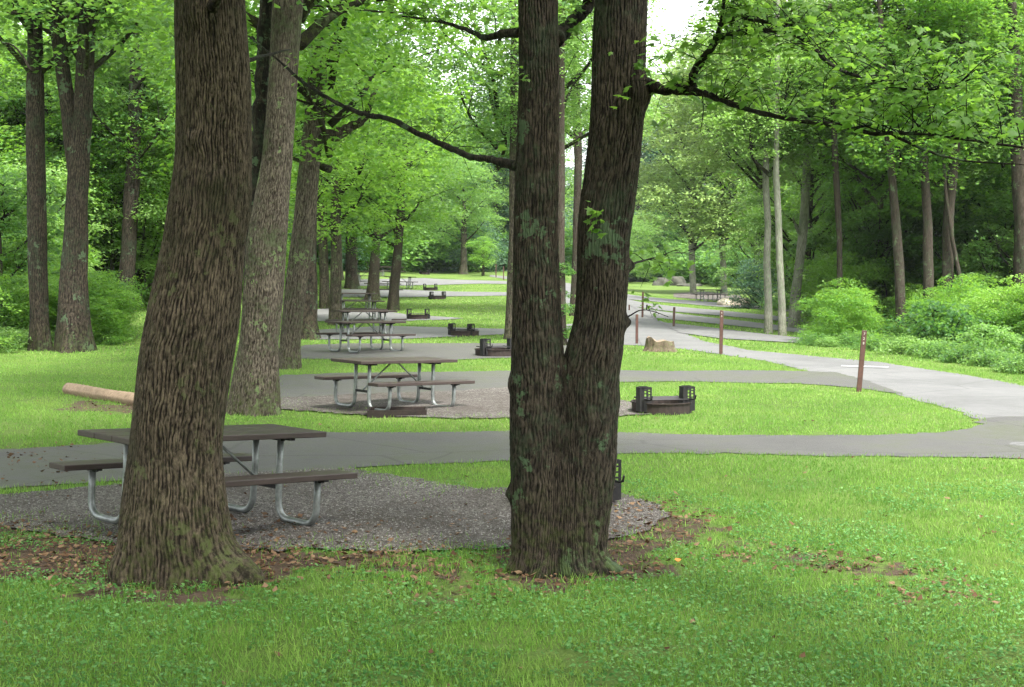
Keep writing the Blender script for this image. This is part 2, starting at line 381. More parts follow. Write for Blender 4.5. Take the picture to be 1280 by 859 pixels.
lab = {'road': 'grey asphalt campground road curving away across the lawn', 'spur1': 'nearest grey asphalt parking spur across the whole picture',
 'spur2': 'asphalt parking spur between the two grass islands', 'spur3': 'asphalt parking spur by the third picnic table', 'spur4': 'narrow asphalt spur behind the third picnic table',
 'spur5': 'pale asphalt spur by the mossy trunk', 'spur6': 'pale asphalt spur beside the far tables', 'spur7': 'farthest pale spur under the far tables',
 'stripe_a': 'farthest pale spur right of the road', 'stripe_b': 'second farthest pale spur right of the road', 'stripe_c': 'pale spur behind the tall marker post', 'stripe_d': 'nearest short spur right of the road'}
for k, (n_, P) in enumerate(PXY.items()):
    POLY[n_] = poly(P); far = n_ not in ('road', 'spur1', 'spur2', 'spur3')
    nm = 'road' if n_ == 'road' else 'parking_spur'
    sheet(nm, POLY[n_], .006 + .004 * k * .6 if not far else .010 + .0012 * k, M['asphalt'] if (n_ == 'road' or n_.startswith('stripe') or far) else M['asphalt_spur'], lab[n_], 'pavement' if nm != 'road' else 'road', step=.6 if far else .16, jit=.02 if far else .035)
glab = {'gravel1': 'brown grey gravel pad under the nearest picnic table', 'gravel2': 'grey gravel pad under the second picnic table', 'gravel5': 'tan gravel pad under the table beyond the road'}
for k, (n_, P) in enumerate(PGR.items()):
    POLY[n_] = poly(P); sheet('gravel_pad', POLY[n_], .016 + .003 * k, M['gravel'], glab[n_], 'gravel', step=.12 if k < 2 else .5, jit=.05 if k < 2 else .02)
# scuffed line of paint on the road
p = at(1097, 461); q = at(1065, 459.6)
me = MB().box((0, 0, 0), (1.0, .09, .006)).mesh('road_paint', M['paint'])
o = link('road_marking', me, None, ((p[0] + q[0]) / 2, (p[1] + q[1]) / 2, float(H(p[0], p[1])) + .045), (0, 0, math.atan2(p[1] - q[1], p[0] - q[0])))
tag(o, 'short white paint mark on the road behind the nearest marker post', 'road marking', None, 'structure')

# ------------------------------------------------------------------ the ground sheet
def vnoise(x, y, s, seed):
    """smooth value noise, vectorised"""
    x = x / s; y = y / s; xi = np.floor(x).astype(int); yi = np.floor(y).astype(int); fx = x - xi; fy = y - yi; fx = fx * fx * (3 - 2 * fx); fy = fy * fy * (3 - 2 * fy)
    def h(a, b):
        v = np.sin(a * 127.1 + b * 311.7 + seed * 74.7) * 43758.5453; return v - np.floor(v)
    return (h(xi, yi) * (1 - fx) + h(xi + 1, yi) * fx) * (1 - fy) + (h(xi, yi + 1) * (1 - fx) + h(xi + 1, yi + 1) * fx) * fy
DIRT_AND_SHADE = [poly(P) for P in (
 [(-90,655),(0,655),(140,672),(330,685),(480,690),(600,690),(620,700),(560,712),(440,712),(330,735),(240,745),(120,740),(40,720),(-90,730)],
 [(610,700),(640,718),(700,735),(780,725),(820,700),(760,680)],
 [(780,625),(850,628),(900,645),(890,665),(820,680),(770,690)],
 [(870,682),(960,688),(1080,700),(1165,712),(1170,722),(1050,714),(930,704),(860,695)],
 [(1130,735),(1180,735),(1200,748),(1140,750)],
 [(75,503),(120,500),(190,512),(185,520),(120,516),(70,510)],
 [(290,640),(330,636),(420,655),(400,672),(300,668)], [(0,560),(100,556),(100,620),(0,620)], [(560,700),(640,740),(560,752),(480,720)])]  # first patch here is darker soil painted as the near table's contact shadow
def bare(X, Y):  # bare earth, plus the painted shadow patch under the near table
    b = np.zeros(X.shape); X, Y = X + .7 * (vnoise(X, Y, .45, 31) - .5) + .3 * (vnoise(X, Y, .12, 33) - .5), Y + .9 * (vnoise(X, Y, .45, 37) - .5) + .4 * (vnoise(X, Y, .12, 39) - .5)
    for k, P in enumerate(DIRT_AND_SHADE): b = np.maximum(b, inpoly(P, X, Y) * (.66, .62, .60, .56, .55, .58, .7, .5, .45)[k])
    return b
def paved(X, Y, j=0):
    b = np.zeros(X.shape, bool)
    for k, P in POLY.items(): q = 1.0 if k.startswith('gravel') else .35; b |= inpoly(P, X + j * q, Y + j * q)
    return b
xs = np.unique(np.concatenate([np.linspace(-400, -60, 18), np.linspace(-60, -14, 47), np.linspace(-14, -7, 24), np.linspace(-7, 7, 94), np.linspace(7, 14, 24), np.linspace(14, 60, 47), np.linspace(60, 400, 18)]))
ys = np.unique(np.concatenate([np.linspace(-60, 4, 12), np.linspace(4, 22, 130), np.linspace(22, 50, 70), np.linspace(50, 150, 100), np.linspace(150, 700, 40)]))
X, Y = np.meshgrid(xs, ys); V = np.stack([X, Y, H(X, Y)], 2).reshape(-1, 3); nx, ny = len(xs), len(ys)
i = (np.arange(ny - 1)[:, None] * nx + np.arange(nx - 1)).ravel(); F = np.stack([i, i + 1, i + nx + 1, i + nx], 1)
bb = bare(V[:, 0], V[:, 1])
o = link('ground', mesh_np('ground', V, F, [M['ground']], True, {'bare': bb})); tag(o, 'mown green lawn with bare earth patches', 'ground', None, 'structure')

# ------------------------------------------------------------------ grass, clover, litter, pebbles
def cards(P, N, T, L, W, kind):
    """leaf shapes: kind 'leaf' rhombus folded along the middle, 'blade' triangle, all with separate vertices"""
    N = N / (np.linalg.norm(N, axis=1)[:, None] + 1e-9); T = T - N * np.sum(N * T, 1)[:, None]; T /= np.linalg.norm(T, axis=1)[:, None] + 1e-9
    S = np.cross(N, T); L = np.reshape(L, (-1, 1)) * np.ones((len(P), 1)); W = np.reshape(W, (-1, 1)) * np.ones((len(P), 1)); n = len(P)
    if kind == 'leaf':
        V = np.stack([P, P + T * L * .45 + S * W * .5 - N * L * .10, P + T * L, P + T * L * .45 - S * W * .5 - N * L * .10], 1).reshape(-1, 3)
        i = np.arange(n) * 4; F = np.concatenate([np.stack([i, i + 1, i + 2], 1), np.stack([i, i + 2, i + 3], 1)])
        return V, F
    V = np.stack([P - S * W * .5, P + S * W * .5, P + T * L], 1).reshape(-1, 3); i = np.arange(n) * 3
    return V, np.stack([i, i + 1, i + 2], 1)
def field(n, y0, y1, spread=.41, extra=1.2, pw=1.0):
    u = rng.random(n); a, b = y0 ** (2 - pw), y1 ** (2 - pw)
    Y = (a + (b - a) * u) ** (1 / (2 - pw)); X = (rng.random(n) * 2 - 1) * (Y * spread + extra); return X, Y
def grass_layer(n, y0, y1, hh, ww, seed, keep_bare=.12, pw=1.0):
    X, Y = field(n, y0, y1, pw=pw); X0, Y0 = X + rng.normal(0, .05, n), Y + rng.normal(0, .05, n)
    k = ~paved(X0, Y0, rng.normal(0, .3, n)); b = bare(X, Y); dn = vnoise(X, Y, .5, seed) * .6 + vnoise(X, Y, .12, seed + 1) * .4
    k &= (rng.random(n) > np.where(b > 0, 1 - keep_bare, 0)) | ((b > 0) & (dn > .74)); k &= (dn > .22)
    X, Y, dn = X[k], Y[k], dn[k]; m = len(X); P = np.stack([X, Y, H(X, Y) - .004], 1)
    lean = rng.normal(0, .42, (m, 2)); T = np.stack([lean[:, 0], lean[:, 1], np.ones(m)], 1)
    N = np.stack([rng.normal(0, 1, m), rng.normal(0, 1, m), np.full(m, .3)], 1)
    L = hh * (.45 + .75 * rng.random(m)) * (.65 + .7 * dn); return cards(P, N, T, L, ww * (.7 + .6 * rng.random(m)), 'blade')
def join(parts):
    Vs, Fs, n = [], [], 0
    for V, F in parts: Vs.append(V); Fs.append(F + n); n += len(V)
    return np.concatenate(Vs), np.concatenate(Fs)
V, F = join([grass_layer(180000, 5.6, 14, .060, .0080, 3), grass_layer(270000, 14, 32, .055, .011, 5), grass_layer(190000, 32, 95, .065, .03, 9, pw=1.0)])
o = link('lawn_grass', mesh_np('lawn_grass', V, F, [M['grass']])); tag(o, 'short green grass covering the lawn and its islands', 'grass', None, 'stuff')
# clover and plantain among the near grass
n = 92000; X, Y = field(n, 5.6, 13.5, pw=1.25); k = ~paved(X, Y); b = bare(X, Y); dn = vnoise(X, Y, .7, 21) * .55 + vnoise(X, Y, .18, 22) * .45
k &= dn > (.36 + .18 * sst(Y, 9.5, 12)); k &= (b == 0) | (dn > .66); X, Y, dn = X[k], Y[k], dn[k]; n = len(X)
P = np.stack([X, Y, H(X, Y) + .015 + .035 * rng.random(n) * dn * 1.6], 1); N = np.stack([rng.normal(0, .38, n), rng.normal(0, .38, n) - .12, np.ones(n)], 1)
a = rng.uniform(0, 6.28, n); T = np.stack([np.cos(a), np.sin(a), rng.normal(0, .15, n)], 1); s = .013 + .021 * rng.random(n) ** 2
V, F = cards(P, N, T, s, s * .85, 'leaf')
o = link('clover_patch', mesh_np('clover_patch', V, F, [M['clover']])); tag(o, 'small round clover and weed leaves among the near grass', 'clover', None, 'stuff')
# dead leaves on the bare earth
def litter(n, Ps, keep):
    r = []
    for P_, m_ in zip(Ps, n):
        lo, hi = P_.min(0), P_.max(0); x = rng.uniform(lo[0], hi[0], m_); y = rng.uniform(lo[1], hi[1], m_); k = inpoly(P_, x, y); r.append(np.stack([x[k], y[k]], 1))
    return np.concatenate(r)
Q = litter([7000, 900, 800, 1000, 160, 300, 200, 300, 500], DIRT_AND_SHADE, 1); Q = Q + rng.normal(0, .22, Q.shape); Q = Q[rng.random(len(Q)) < .35 + .8 * vnoise(Q[:, 0], Q[:, 1], .3, 51)]; Q2 = litter([2600], [POLY['gravel1']], 1); Q2 = Q2[rng.random(len(Q2)) < np.clip((12.2 - Q2[:, 1]) / 2.2, .1, 1) * np.clip(.25 + vnoise(Q2[:, 0], Q2[:, 1], .5, 52), 0, 1)]; X, Y = field(500, 6, 20); k = ~paved(X, Y)
Q = np.concatenate([Q, Q2, np.stack([X[k], Y[k]], 1)]); n = len(Q)
P = np.stack([Q[:, 0], Q[:, 1], H(Q[:, 0], Q[:, 1]) + .022 + .012 * rng.random(n)], 1); N = np.stack([rng.normal(0, .35, n), rng.normal(0, .35, n), np.ones(n)], 1)
a = rng.uniform(0, 6.28, n); T = np.stack([np.cos(a), np.sin(a), rng.normal(0, .1, n)], 1); s = .025 + .045 * rng.random(n) ** 2
V, F = cards(P, N, T, s, s * .7, 'leaf')
o = link('fallen_leaves', mesh_np('fallen_leaves', V, F, [M['dead']])); tag(o, 'brown fallen leaves round the trunks and on the gravel', 'fallen leaves', None, 'stuff')
# loose stones on the near gravel
n = 34000; P_ = POLY['gravel1']; lo, hi = P_.min(0), P_.max(0); lo[0] = max(lo[0], -6); x = rng.uniform(lo[0], hi[0], n); y = rng.uniform(lo[1], hi[1], n); k = inpoly(P_, x, y); x, y = x[k], y[k]
n = len(x); s = .005 + .008 * rng.random(n) ** 2; c = np.stack([x, y, H(x, y) + .018 + s * .3], 1)
base = np.array([[1, 0, 0], [-.5, .87, 0], [-.5, -.87, 0], [.1, .1, .7]]); a = rng.uniform(0, 6.28, n); ca, sa = np.cos(a), np.sin(a)
B = base[None] * s[:, None, None] * (1 + .5 * (rng.random((n, 4, 1)) - .5)); V = np.stack([B[..., 0] * ca[:, None] - B[..., 1] * sa[:, None], B[..., 0] * sa[:, None] + B[..., 1] * ca[:, None], B[..., 2]], 2) + c[:, None]
i = np.arange(n) * 4; F = np.concatenate([np.stack([i, i + 1, i + 3], 1), np.stack([i + 1, i + 2, i + 3], 1), np.stack([i + 2, i, i + 3], 1)])
o = link('loose_gravel', mesh_np('loose_gravel', V.reshape(-1, 3), F, [M['pebble']])); tag(o, 'loose grey stones strewn over the nearest gravel pad', 'gravel', None, 'stuff')
p = at(848, 707); V, F = cards(np.array([[p[0] - .03, p[1], p[2] + .045]]), np.array([[.1, -.5, 1.]]), np.array([[1., .1, .1]]), .055, .04, 'leaf')
o = link('orange_leaf', mesh_np('orange_leaf', V, F, [M['orange']])); tag(o, 'single bright orange fallen leaf in the grass right of the twin trunk', 'leaf')

# ------------------------------------------------------------------ bark relief and trunks
def hsh(a, b, k):
    v = np.sin(a * 127.1 + b * 311.7 + k * 74.7) * 43758.5453; return v - np.floor(v)
def bark(u, v, nU, seed):
    """plates of bark: u in cells round the trunk (periodic nU), v in cells along it; 0 in the fissures, 1 on the plates"""
    def pn(u, v, n, k):
        iu = np.floor(u).astype(int); iv = np.floor(v).astype(int); fu = u - iu; fv = v - iv; fu = fu * fu * (3 - 2 * fu); fv = fv * fv * (3 - 2 * fv)
        a, b = np.mod(iu, n), np.mod(iu + 1, n); return (hsh(a, iv, k) * (1 - fu) + hsh(b, iv, k) * fu) * (1 - fv) + (hsh(a, iv + 1, k) * (1 - fu) + hsh(b, iv + 1, k) * fu) * fv
    u = u + .9 * (pn(u * .5, v * .35, max(1, nU // 2), seed + 1) - .5)
    w1 = u + 1.0 * (pn(u * .5, v * .8, max(1, nU // 2), seed + 3) - .5) + .22 * (pn(u, v * 2.0, nU, seed + 4) - .5)
    r1 = np.abs(np.sin(math.pi * w1)); gate = sst(pn(u, v * 1.6, nU, seed + 6), .55, .75); r1 = np.maximum(sst(r1, .05, .75), gate * .8)
    r2 = pn(u * 2, v * 3, nU * 2, seed + 7); r3 = pn(u * 4, v * 7, nU * 4, seed + 9)
    return np.clip(r1 * .55 + r2 * .3 + r3 * .22, 0, 1)
def grid_faces(nr, nc, wrap=True):
    i = np.arange(nr - 1)[:, None] * nc; j = np.arange(nc)[None]; j2 = (j + 1) % nc
    return np.stack([i + j, i + j2, i + nc + j2, i + nc + j], 2).reshape(-1, 4)
def trunk_mesh(name, zs, cx, cy, r, mat, cols=48, seed=0, amp=.0, cell=(.028, .10), flare=0.0, flz=.35, ell=1.0, lump=.04, burls=(), dense=False, lobes=5):
    """zs, cx, cy, r: arrays of one entry per ring; local origin stays the world's"""
    th = np.arange(cols) * 2 * math.pi / cols
    if dense: th = th + .45 * np.sin(2 * (th)) * 0 - .55 * np.cos(th)        # more columns on the near side
    Z = zs[:, None] + 0 * th; z0 = zs[0]
    f = flare * np.exp(-(Z - z0) / flz); lob = 1 + f * (.55 + .75 * np.sin(th * lobes + seed) * np.abs(np.sin(th * 1.5 + seed * 2)) + .35 * np.sin(th * 3 + seed * 3.1))
    low = 1 + lump * (np.sin(th * 2 + Z * 1.7 + seed) + .7 * np.sin(th * 3 - Z * 2.3 + seed * 2) + .5 * np.sin(th * 5 + Z * 4.1))
    R = r[:, None] * lob * low
    nU = max(6, int(round(2 * math.pi * float(np.median(r)) / cell[0])))
    u = th / (2 * math.pi) * nU; h = bark(u + 0 * Z, Z / cell[1], nU, seed)
    if amp > 0:
        R = R + (h - .6) * amp * (1 + .35 * np.sin(Z * 3 + th * 2))
    X = cx[:, None] + R * np.cos(th); Yy = cy[:, None] + R * np.sin(th) * ell
    for bx, bz, ba, bs in burls:        # knobs: angle, height, reach, spread
        d2 = ((np.angle(np.exp(1j * (th - bx))) * r[:, None]) ** 2 + (Z - bz) ** 2) / bs ** 2; k = ba * np.exp(-d2); X = X + k * math.cos(bx); Yy = Yy + k * math.sin(bx)
    V = np.stack([X, Yy, Z], 2).reshape(-1, 3)
    F = grid_faces(len(zs), cols); top = len(V); V = np.concatenate([V, [[cx[-1], cy[-1], zs[-1]]]])
    a = (len(zs) - 1) * cols + np.arange(cols); b = (len(zs) - 1) * cols + (np.arange(cols) + 1) % cols
    h = np.append(h.ravel(), .5)
    return V, [F, np.stack([a, b, np.full(cols, top)], 1)], h
def prof(rows, Y, z_top=None, lean=(0, 0), dz=.03, taper=.55, base=None):
    """rows: (py, xl, xr) from the foot up -> rings on the upright plane at distance Y, continued to z_top"""
    zz, cc, rr = [], [], []
    for py, xl, xr in rows:
        a, b = pl(xl, py, Y), pl(xr, py, Y); zz.append(a[2]); cc.append((a[0] + b[0]) / 2); rr.append((b[0] - a[0]) / 2)
    zz[0] = min(zz[0], (base if base is not None else zz[0])) - .12
    if z_top is not None:
        s = (cc[-1] - cc[-2]) / max(.3, zz[-1] - zz[-2]); s = max(-.12, min(.12, s)); zz.append(z_top); cc.append(cc[-1] + s * (z_top - zz[-2]) * .7); rr.append(rr[-1] * taper)
    zs = np.arange(zz[0], zz[-1], dz)
    if z_top is not None and dz < .02: zs = np.concatenate([zs[zs < 4.9], np.arange(4.9, z_top, .08)])
    c = np.interp(zs, zz, cc); r = np.interp(zs, zz, rr); k = max(3, int(.35 / dz) | 1)
    def sm(a):
        w_ = np.hanning(k + 2)[1:-1]; w_ /= w_.sum(); return np.convolve(np.pad(a, k // 2, mode='reflect', reflect_type='odd'), w_, 'valid')
    m_ = zs < 4.9 if (z_top is not None and dz < .02) else np.ones(len(zs), bool)
    c[m_] = sm(c[m_]); r[m_] = sm(r[m_]); return zs, c, np.full(len(zs), float(Y)) + lean[1] * (zs - zs[0]), r
def shift_mesh(V, base): return V - np.array(base)

# ------------------------------------------------------------------ crowns
def crown(seed, Rr, Hh, ncl, nl, size, spray=.75, mat='leaf', lobes=11, low=0.0, droop=.25, limb=True, hollow=.45, zn=.10, br=(.30, .20), out=1.0):
    """a crown of leaf sprays gathered round limb ends; local origin at the crown's foot on the trunk line"""
    g = np.random.default_rng(seed); B = []
    for k in range(lobes):
        a = k * 2.4 + g.uniform(-.5, .5); t = (k + .5) / lobes; rad = Rr * (.35 + .55 * g.random()) * out * math.sin(math.pi * (.12 + .80 * t)) ** .6
        B.append([rad * math.cos(a), rad * math.sin(a), low + Hh * (.06 + .86 * t), Rr * (br[0] + br[1] * g.random())])
    B.append([0, 0, Hh * .9, Rr * .4]); B = np.array(B); k = g.integers(0, len(B), ncl)
    d = g.normal(0, 1, (ncl, 3)); d /= np.linalg.norm(d, axis=1)[:, None]; rad = hollow + (1 - hollow) * g.random(ncl) ** .5
    cc = B[k, :3] + d * (B[k, 3] * rad)[:, None] * np.array([1.15, 1.15, .85]); cs = spray * (.55 + .8 * g.random(ncl))
    n = ncl * nl; ci = np.repeat(np.arange(ncl), nl); a = g.uniform(0, 2 * math.pi, n); r = np.sqrt(g.random(n)) * cs[ci]
    tilt = g.normal(0, .22, (ncl, 2)); x, y = r * np.cos(a), r * np.sin(a)
    z = x * tilt[ci, 0] + y * tilt[ci, 1] - droop * r * r / cs[ci] + g.normal(0, zn, n) * cs[ci]
    P = cc[ci] + np.stack([x, y, z], 1); N = np.stack([g.normal(0, .5, n) + np.cos(a) * .25, g.normal(0, .5, n) + np.sin(a) * .25, np.full(n, 1.)], 1)
    T = np.stack([np.cos(a) + g.normal(0, .6, n), np.sin(a) + g.normal(0, .6, n), g.normal(-.35, .35, n)], 1); L = size * (.65 + .7 * g.random(n))
    V, F = cards(P, N, T, L, L * .62, 'leaf'); me = mesh_np('crown', V, F, [M[mat]])
    lm = None
    if limb:
        mb = MB()
        for bx, by, bz, br in B:
            e = np.array([bx, by, bz]); s0 = np.array([0, 0, max(-.4, bz - .55 * math.hypot(bx, by) - Hh * .12)]); mid = (s0 + e) / 2 + np.array([g.normal(0, .2), g.normal(0, .2), g.uniform(-.3, .1)])
            P_ = smooth_path([s0, mid, e], 5); mb.tube(P_, np.linspace(.11, .03, len(P_)) * Rr / 5, 6)
            for q in range(3):
                dd = g.normal(0, 1, 3); dd /= np.linalg.norm(dd); e2 = e + dd * br * .8; mb.tube(smooth_path([P_[-4], (P_[-4] + e2) / 2 + g.normal(0, .1, 3), e2], 3), np.linspace(.035, .01, 7) * Rr / 5, 5)
        lm = mb.mesh('branch', M['bark_far'], True)
    return me, lm
CR = {
 'oak': crown(11, 5.2, 8.0, 620, 42, .145, .8),
 'oak_b': crown(12, 4.3, 7.0, 560, 42, .135, .75, lobes=9),
 'maple': crown(13, 3.6, 6.0, 560, 42, .125, .62, 'leaf_bright', 9),
 'tall': crown(14, 4.6, 13.0, 760, 34, .20, .95, lobes=15),
 'pale': crown(15, 4.6, 12.0, 900, 34, .19, .8, 'leaf_pale', 15),
 'blue': crown(16, 4.4, 14.0, 700, 34, .22, .95, 'leaf_blue', 15),
 'wall': crown(20, 3.4, 10.5, 560, 44, .14, .80, 'leaf', 34, hollow=.0, zn=.07, droop=.3, br=(.10, .16), out=1.15),
 'under_tree': crown(18, 2.5, 5.2, 210, 44, .15, .72, 'under', 20, hollow=.0, zn=.06, droop=.25, br=(.12, .20), out=1.15),
 'under_leaf': crown(19, 2.5, 6.4, 220, 44, .155, .78, 'leaf', 22, hollow=.0, zn=.06, droop=.3, br=(.12, .20), out=1.15),
 'bright_tall': crown(17, 4.2, 11.0, 720, 34, .18, .85, 'leaf_bright', 13),
}
SH = {
 'shrub': crown(31, 1.35, 1.9, 90, 40, .155, .60, 'under', 13, limb=True, hollow=.0, zn=.08, droop=.2, br=(.10, .22), out=1.2),
 'bramble': crown(32, 1.7, .8, 170, 22, .14, .50, 'leaf', 9, droop=-.35, limb=False, hollow=.1, zn=.2),
 'sapling': crown(33, 1.7, 3.4, 110, 60, .12, .75, 'leaf_bright', 9, hollow=.0, zn=.06),
 'dark_shrub': crown(34, 1.6, 2.6, 220, 40, .10, .45, 'leaf_blue', 8),
}
def put_crown(root, key, base, z, sc=1.0, rot=0.0, sxy=1.0, off=(0, 0), bark='bark_far'):
    me, lm = CR[key] if key in CR else SH[key]
    o = link('crown', me, root, (off[0], off[1], z), (0, 0, rot)); o.scale = (sc * sxy, sc * sxy, sc)
    if lm:
        b = link('branch', lm, root, (off[0], off[1], z), (0, 0, rot)); b.scale = (sc * sxy, sc * sxy, sc)
    return o
def tree(name, label, rows, mat, Y=None, ztop=8.0, crowns=(), cols=40, dz=.06, amp=.012, cell=(.04, .14), flare=.35, flz=.4, seed=1, lump=.035, group=None, stems=(), burls=(), ell=1.0, cat='tree', taper=.55):
    py, xl, xr = rows[0]
    if Y is None: Y = at((xl + xr) / 2, py)[1]
    zs, cx, cy, r = prof(rows, Y, ztop, dz=dz, taper=taper); zg = float(H(cx[0], Y)); base = np.array([cx[0], Y, zg])
    if zs[0] > zg - .05: zs = zs - (zs[0] - zg + .12)
    root = thing(name, label, cat, base, group=group)
    bl = [(a, pl(640, b, Y)[2], c, d) for a, b, c, d in burls]
    V, F, h = trunk_mesh('trunk', zs, cx, cy, r, None, cols, seed, amp, cell, flare, flz, ell, lump, bl)
    link('trunk', mesh_np('trunk', shift_mesh(V, base), F, [M[mat]], True, {'bark': h}), root)
    for st in stems:
        zs2, cx2, cy2, r2 = prof(st, Y + .02, ztop, dz=dz, taper=taper); V, F, h = trunk_mesh('stem', zs2, cx2, cy2, r2, None, cols, seed + 1, amp, cell, 0, .3, 1, lump)
        link('stem', mesh_np('stem', shift_mesh(V, base), F, [M[mat]], True, {'bark': h}), root)
    for key, zc, sc, rot, off in crowns:
        put_crown(root, key, base, zc, sc, rot, 1.0, (off[0] + (cx[np.argmin(abs(zs - zs[0] - zc))] - cx[0]), off[1]))
    return root, base
def limb(root, base, pts, rad, mat, name='branch', n=10, k=7, wob=.012):
    """a bough along photo points (px, py, Y) with radii in metres"""
    P = np.array([pl(x, y, Y) for x, y, Y in pts]); Q = smooth_path(P, k); r = np.interp(np.linspace(0, 1, len(Q)), np.linspace(0, 1, len(rad)), rad)
    Q = Q + rng.normal(0, 1, Q.shape) * (r * .11)[:, None]; r = r * (1 + rng.normal(0, .07, len(r)))
    V, F = tube(Q, r, n); me = bpy.data.meshes.new(name); me.from_pydata([tuple(v - base) for v in V], [], F); me.polygons.foreach_set('use_smooth', np.ones(len(me.polygons), bool))
    a = me.attributes.new('bark', 'FLOAT', 'POINT'); a.data.foreach_set('value', rng.random(len(me.vertices)).astype(np.float32) * .6 + .2)
    me.materials.append(M[mat]); me.update(); link(name, me, root); return Q

# --- the big oak at the left
Y1 = at(222, 720)[1]
rows = [(722,152,293),(700,155,289),(660,151,287),(620,155,282),(560,162,277),(500,167,283),(450,172,290),(400,182,298),(300,207,305),(260,213,313),(200,222,313),(100,222,312),(50,220,308),(0,219,305)]
zs, cx, cy, r = prof(rows, Y1, 8.5, dz=.0085); base = G(cx[0], Y1)
oak = thing('oak_tree', 'broad leaning brown oak trunk in front of the nearest picnic table', 'tree', base)
zb = lambda py: pl(640, py, Y1)[2]
V, F, h = trunk_mesh('trunk', zs, cx, cy, r, None, 270, 2.3, .016, (.021, .085), .30, .16, .95, .022, [(-1.75, zb(22), .03, .09), (-1.9, zb(178), .03, .07), (-1.35, zb(228), .035, .08), (-.5, zb(716), .26, .15), (-.2, zb(705), .08, .16), (-2.7, zb(708), .07, .15)], dense=True, lobes=5)
link('trunk', mesh_np('trunk', shift_mesh(V, base), F, [M['bark']], True, {'bark': h}), oak)
put_crown(oak, 'oak', base, 5.6, 1.0, .4, 1.15, (.5, 0))
limb(oak, base, [(298,80,Y1+.1),(330,70,Y1+.8),(362,62,Y1+1.8)], [.02,.012,.005], 'bark_dark')
for q in range(4): limb(oak, base, [(262,14,Y1-.1),(270+q*9,2-q*3,Y1-.3),(290+q*30,-30-q*6,Y1-.4)], [.05,.03,.01], 'bark') if q == 0 else None

# --- the twin-stemmed tree in the middle
Y2 = at(700, 714)[1]; ell2 = .82
L_rows = [(716,640,716),(660,638,712),(600,638,712),(540,637,708),(480,638,706),(440,640,704),(400,641,701),(300,643,697),(200,645,698),(100,648,699),(0,648,697)]
R_rows = [(716,684,754),(660,688,762),(600,692,768),(540,694,771),(480,698,774),(440,706,778),(400,718,781),(340,721,785),(280,722,787),(250,726,788),(200,733,800),(150,738,805),(100,740,806),(50,741,808),(0,745,809)]
zl, cxl, cyl, rl = prof(L_rows, Y2, 9.0, dz=.0095); zr, cxr, cyr, rr_ = prof(R_rows, Y2, 9.5, dz=.0095)
base = G((cxl[0] + cxr[0]) / 2, Y2); z2 = lambda py: pl(640, py, Y2)[2]
twin = thing('twin_oak_tree', 'dark twin stemmed tree with a low fork in the middle of the lawn', 'tree', base)
zf = z2(446)                                     # the crotch
zs = np.arange(base[2] - .12, zf, .0095); xl_, rl2 = np.interp(zs, zl, cxl), np.interp(zs, zl, rl); xr2, rr2 = np.interp(zs, zr, cxr), np.interp(zs, zr, rr_)
cols = 300; th = np.arange(cols) * 2 * math.pi / cols; th = th - .3 * np.cos(th); mid = (xl_ + xr2) / 2; kk = .10 + .25 * sst(zf - zs, 0, 1.0)
Rr = np.zeros((len(zs), cols)); lo = np.zeros_like(Rr); hi = np.full_like(Rr, 1.2)
def sdf(Rv):
    X = mid[:, None] + Rv * np.cos(th); Yv = Rv * np.sin(th) / ell2
    a = np.hypot(X - xl_[:, None], Yv) - rl2[:, None]; b = np.hypot(X - xr2[:, None], Yv) - rr2[:, None]
    hh = np.clip(.5 + .5 * (b - a) / kk[:, None], 0, 1); return b * (1 - hh) + a * hh - kk[:, None] * hh * (1 - hh) * .45
for _ in range(16):
    m_ = (lo + hi) / 2; s_ = sdf(m_); lo = np.where(s_ < 0, m_, lo); hi = np.where(s_ < 0, hi, m_)
Rr = lo; Z = zs[:, None] + 0 * th; nU = 88
Rr = Rr * (1 + .10 * np.exp(-(Z - base[2]) / .12) * (1 + np.sin(th * 5 + 1)) * .6) * (1 + .012 * np.sin(th * 4 + Z * 3) + .01 * np.sin(th * 7 - Z * 5))
hb = bark(th / (2 * math.pi) * nU + 0 * Z, Z / .085, nU, 4.2)
Rr = Rr + (hb - .6) * .017
Xb = mid[:, None] + Rr * np.cos(th); Yb = Y2 + Rr * np.sin(th)
for bx, bz, ba, bs in ((3.05, z2(617), .045, .06), (3.2, z2(480), .02, .06), (0.1, z2(500), .015, .1), (-.25, z2(712), .16, .09), (-1.0, z2(716), .08, .1), (-2.1, z2(716), .07, .1), (3.3, z2(712), .06, .08), (-1.9, z2(560), -.02, .09)):
    d2 = ((np.angle(np.exp(1j * (th - bx))) * .36) ** 2 + (Z - bz) ** 2) / bs ** 2; k = ba * np.exp(-d2); Xb += k * math.cos(bx); Yb += k * math.sin(bx)
V = np.stack([Xb, Yb, Z], 2).reshape(-1, 3); F = grid_faces(len(zs), cols)
link('trunk', mesh_np('trunk', shift_mesh(V, base), F, [M['bark_dark']], True, {'bark': hb.ravel()}), twin)
for zz_, cc_, rr3, sd_, bl in ((zl, cxl, rl, 5.1, [(-1.3, z2(245), .02, .08)]), (zr, cxr, rr_, 6.4, [(0.0, z2(332), .05, .035), (0.1, z2(403), .045, .045), (-.1, z2(118), .05, .10), (0, z2(250), .03, .2)])):
    k = zz_ > zf - .35; V, F, h = trunk_mesh('stem', zz_[k], cc_[k], np.full(k.sum(), Y2), rr3[k] * np.interp(zz_[k], [zf - .35, zf - .12, zf + .02], [.80, .96, 1.0]), None, 200, sd_, .016, (.021, .085), 0, .3, ell2 * 1.08, .016, bl, dense=True)
    link('stem', mesh_np('stem', shift_mesh(V, base), F, [M['bark_dark']], True, {'bark': h}), twin)
put_crown(twin, 'oak_b', base, 6.8, .95, 1.7, 1.1, (-.6, .6))
tw_base = base
mp_ = dict(mat='bark_dark', n=12)
BR = {}
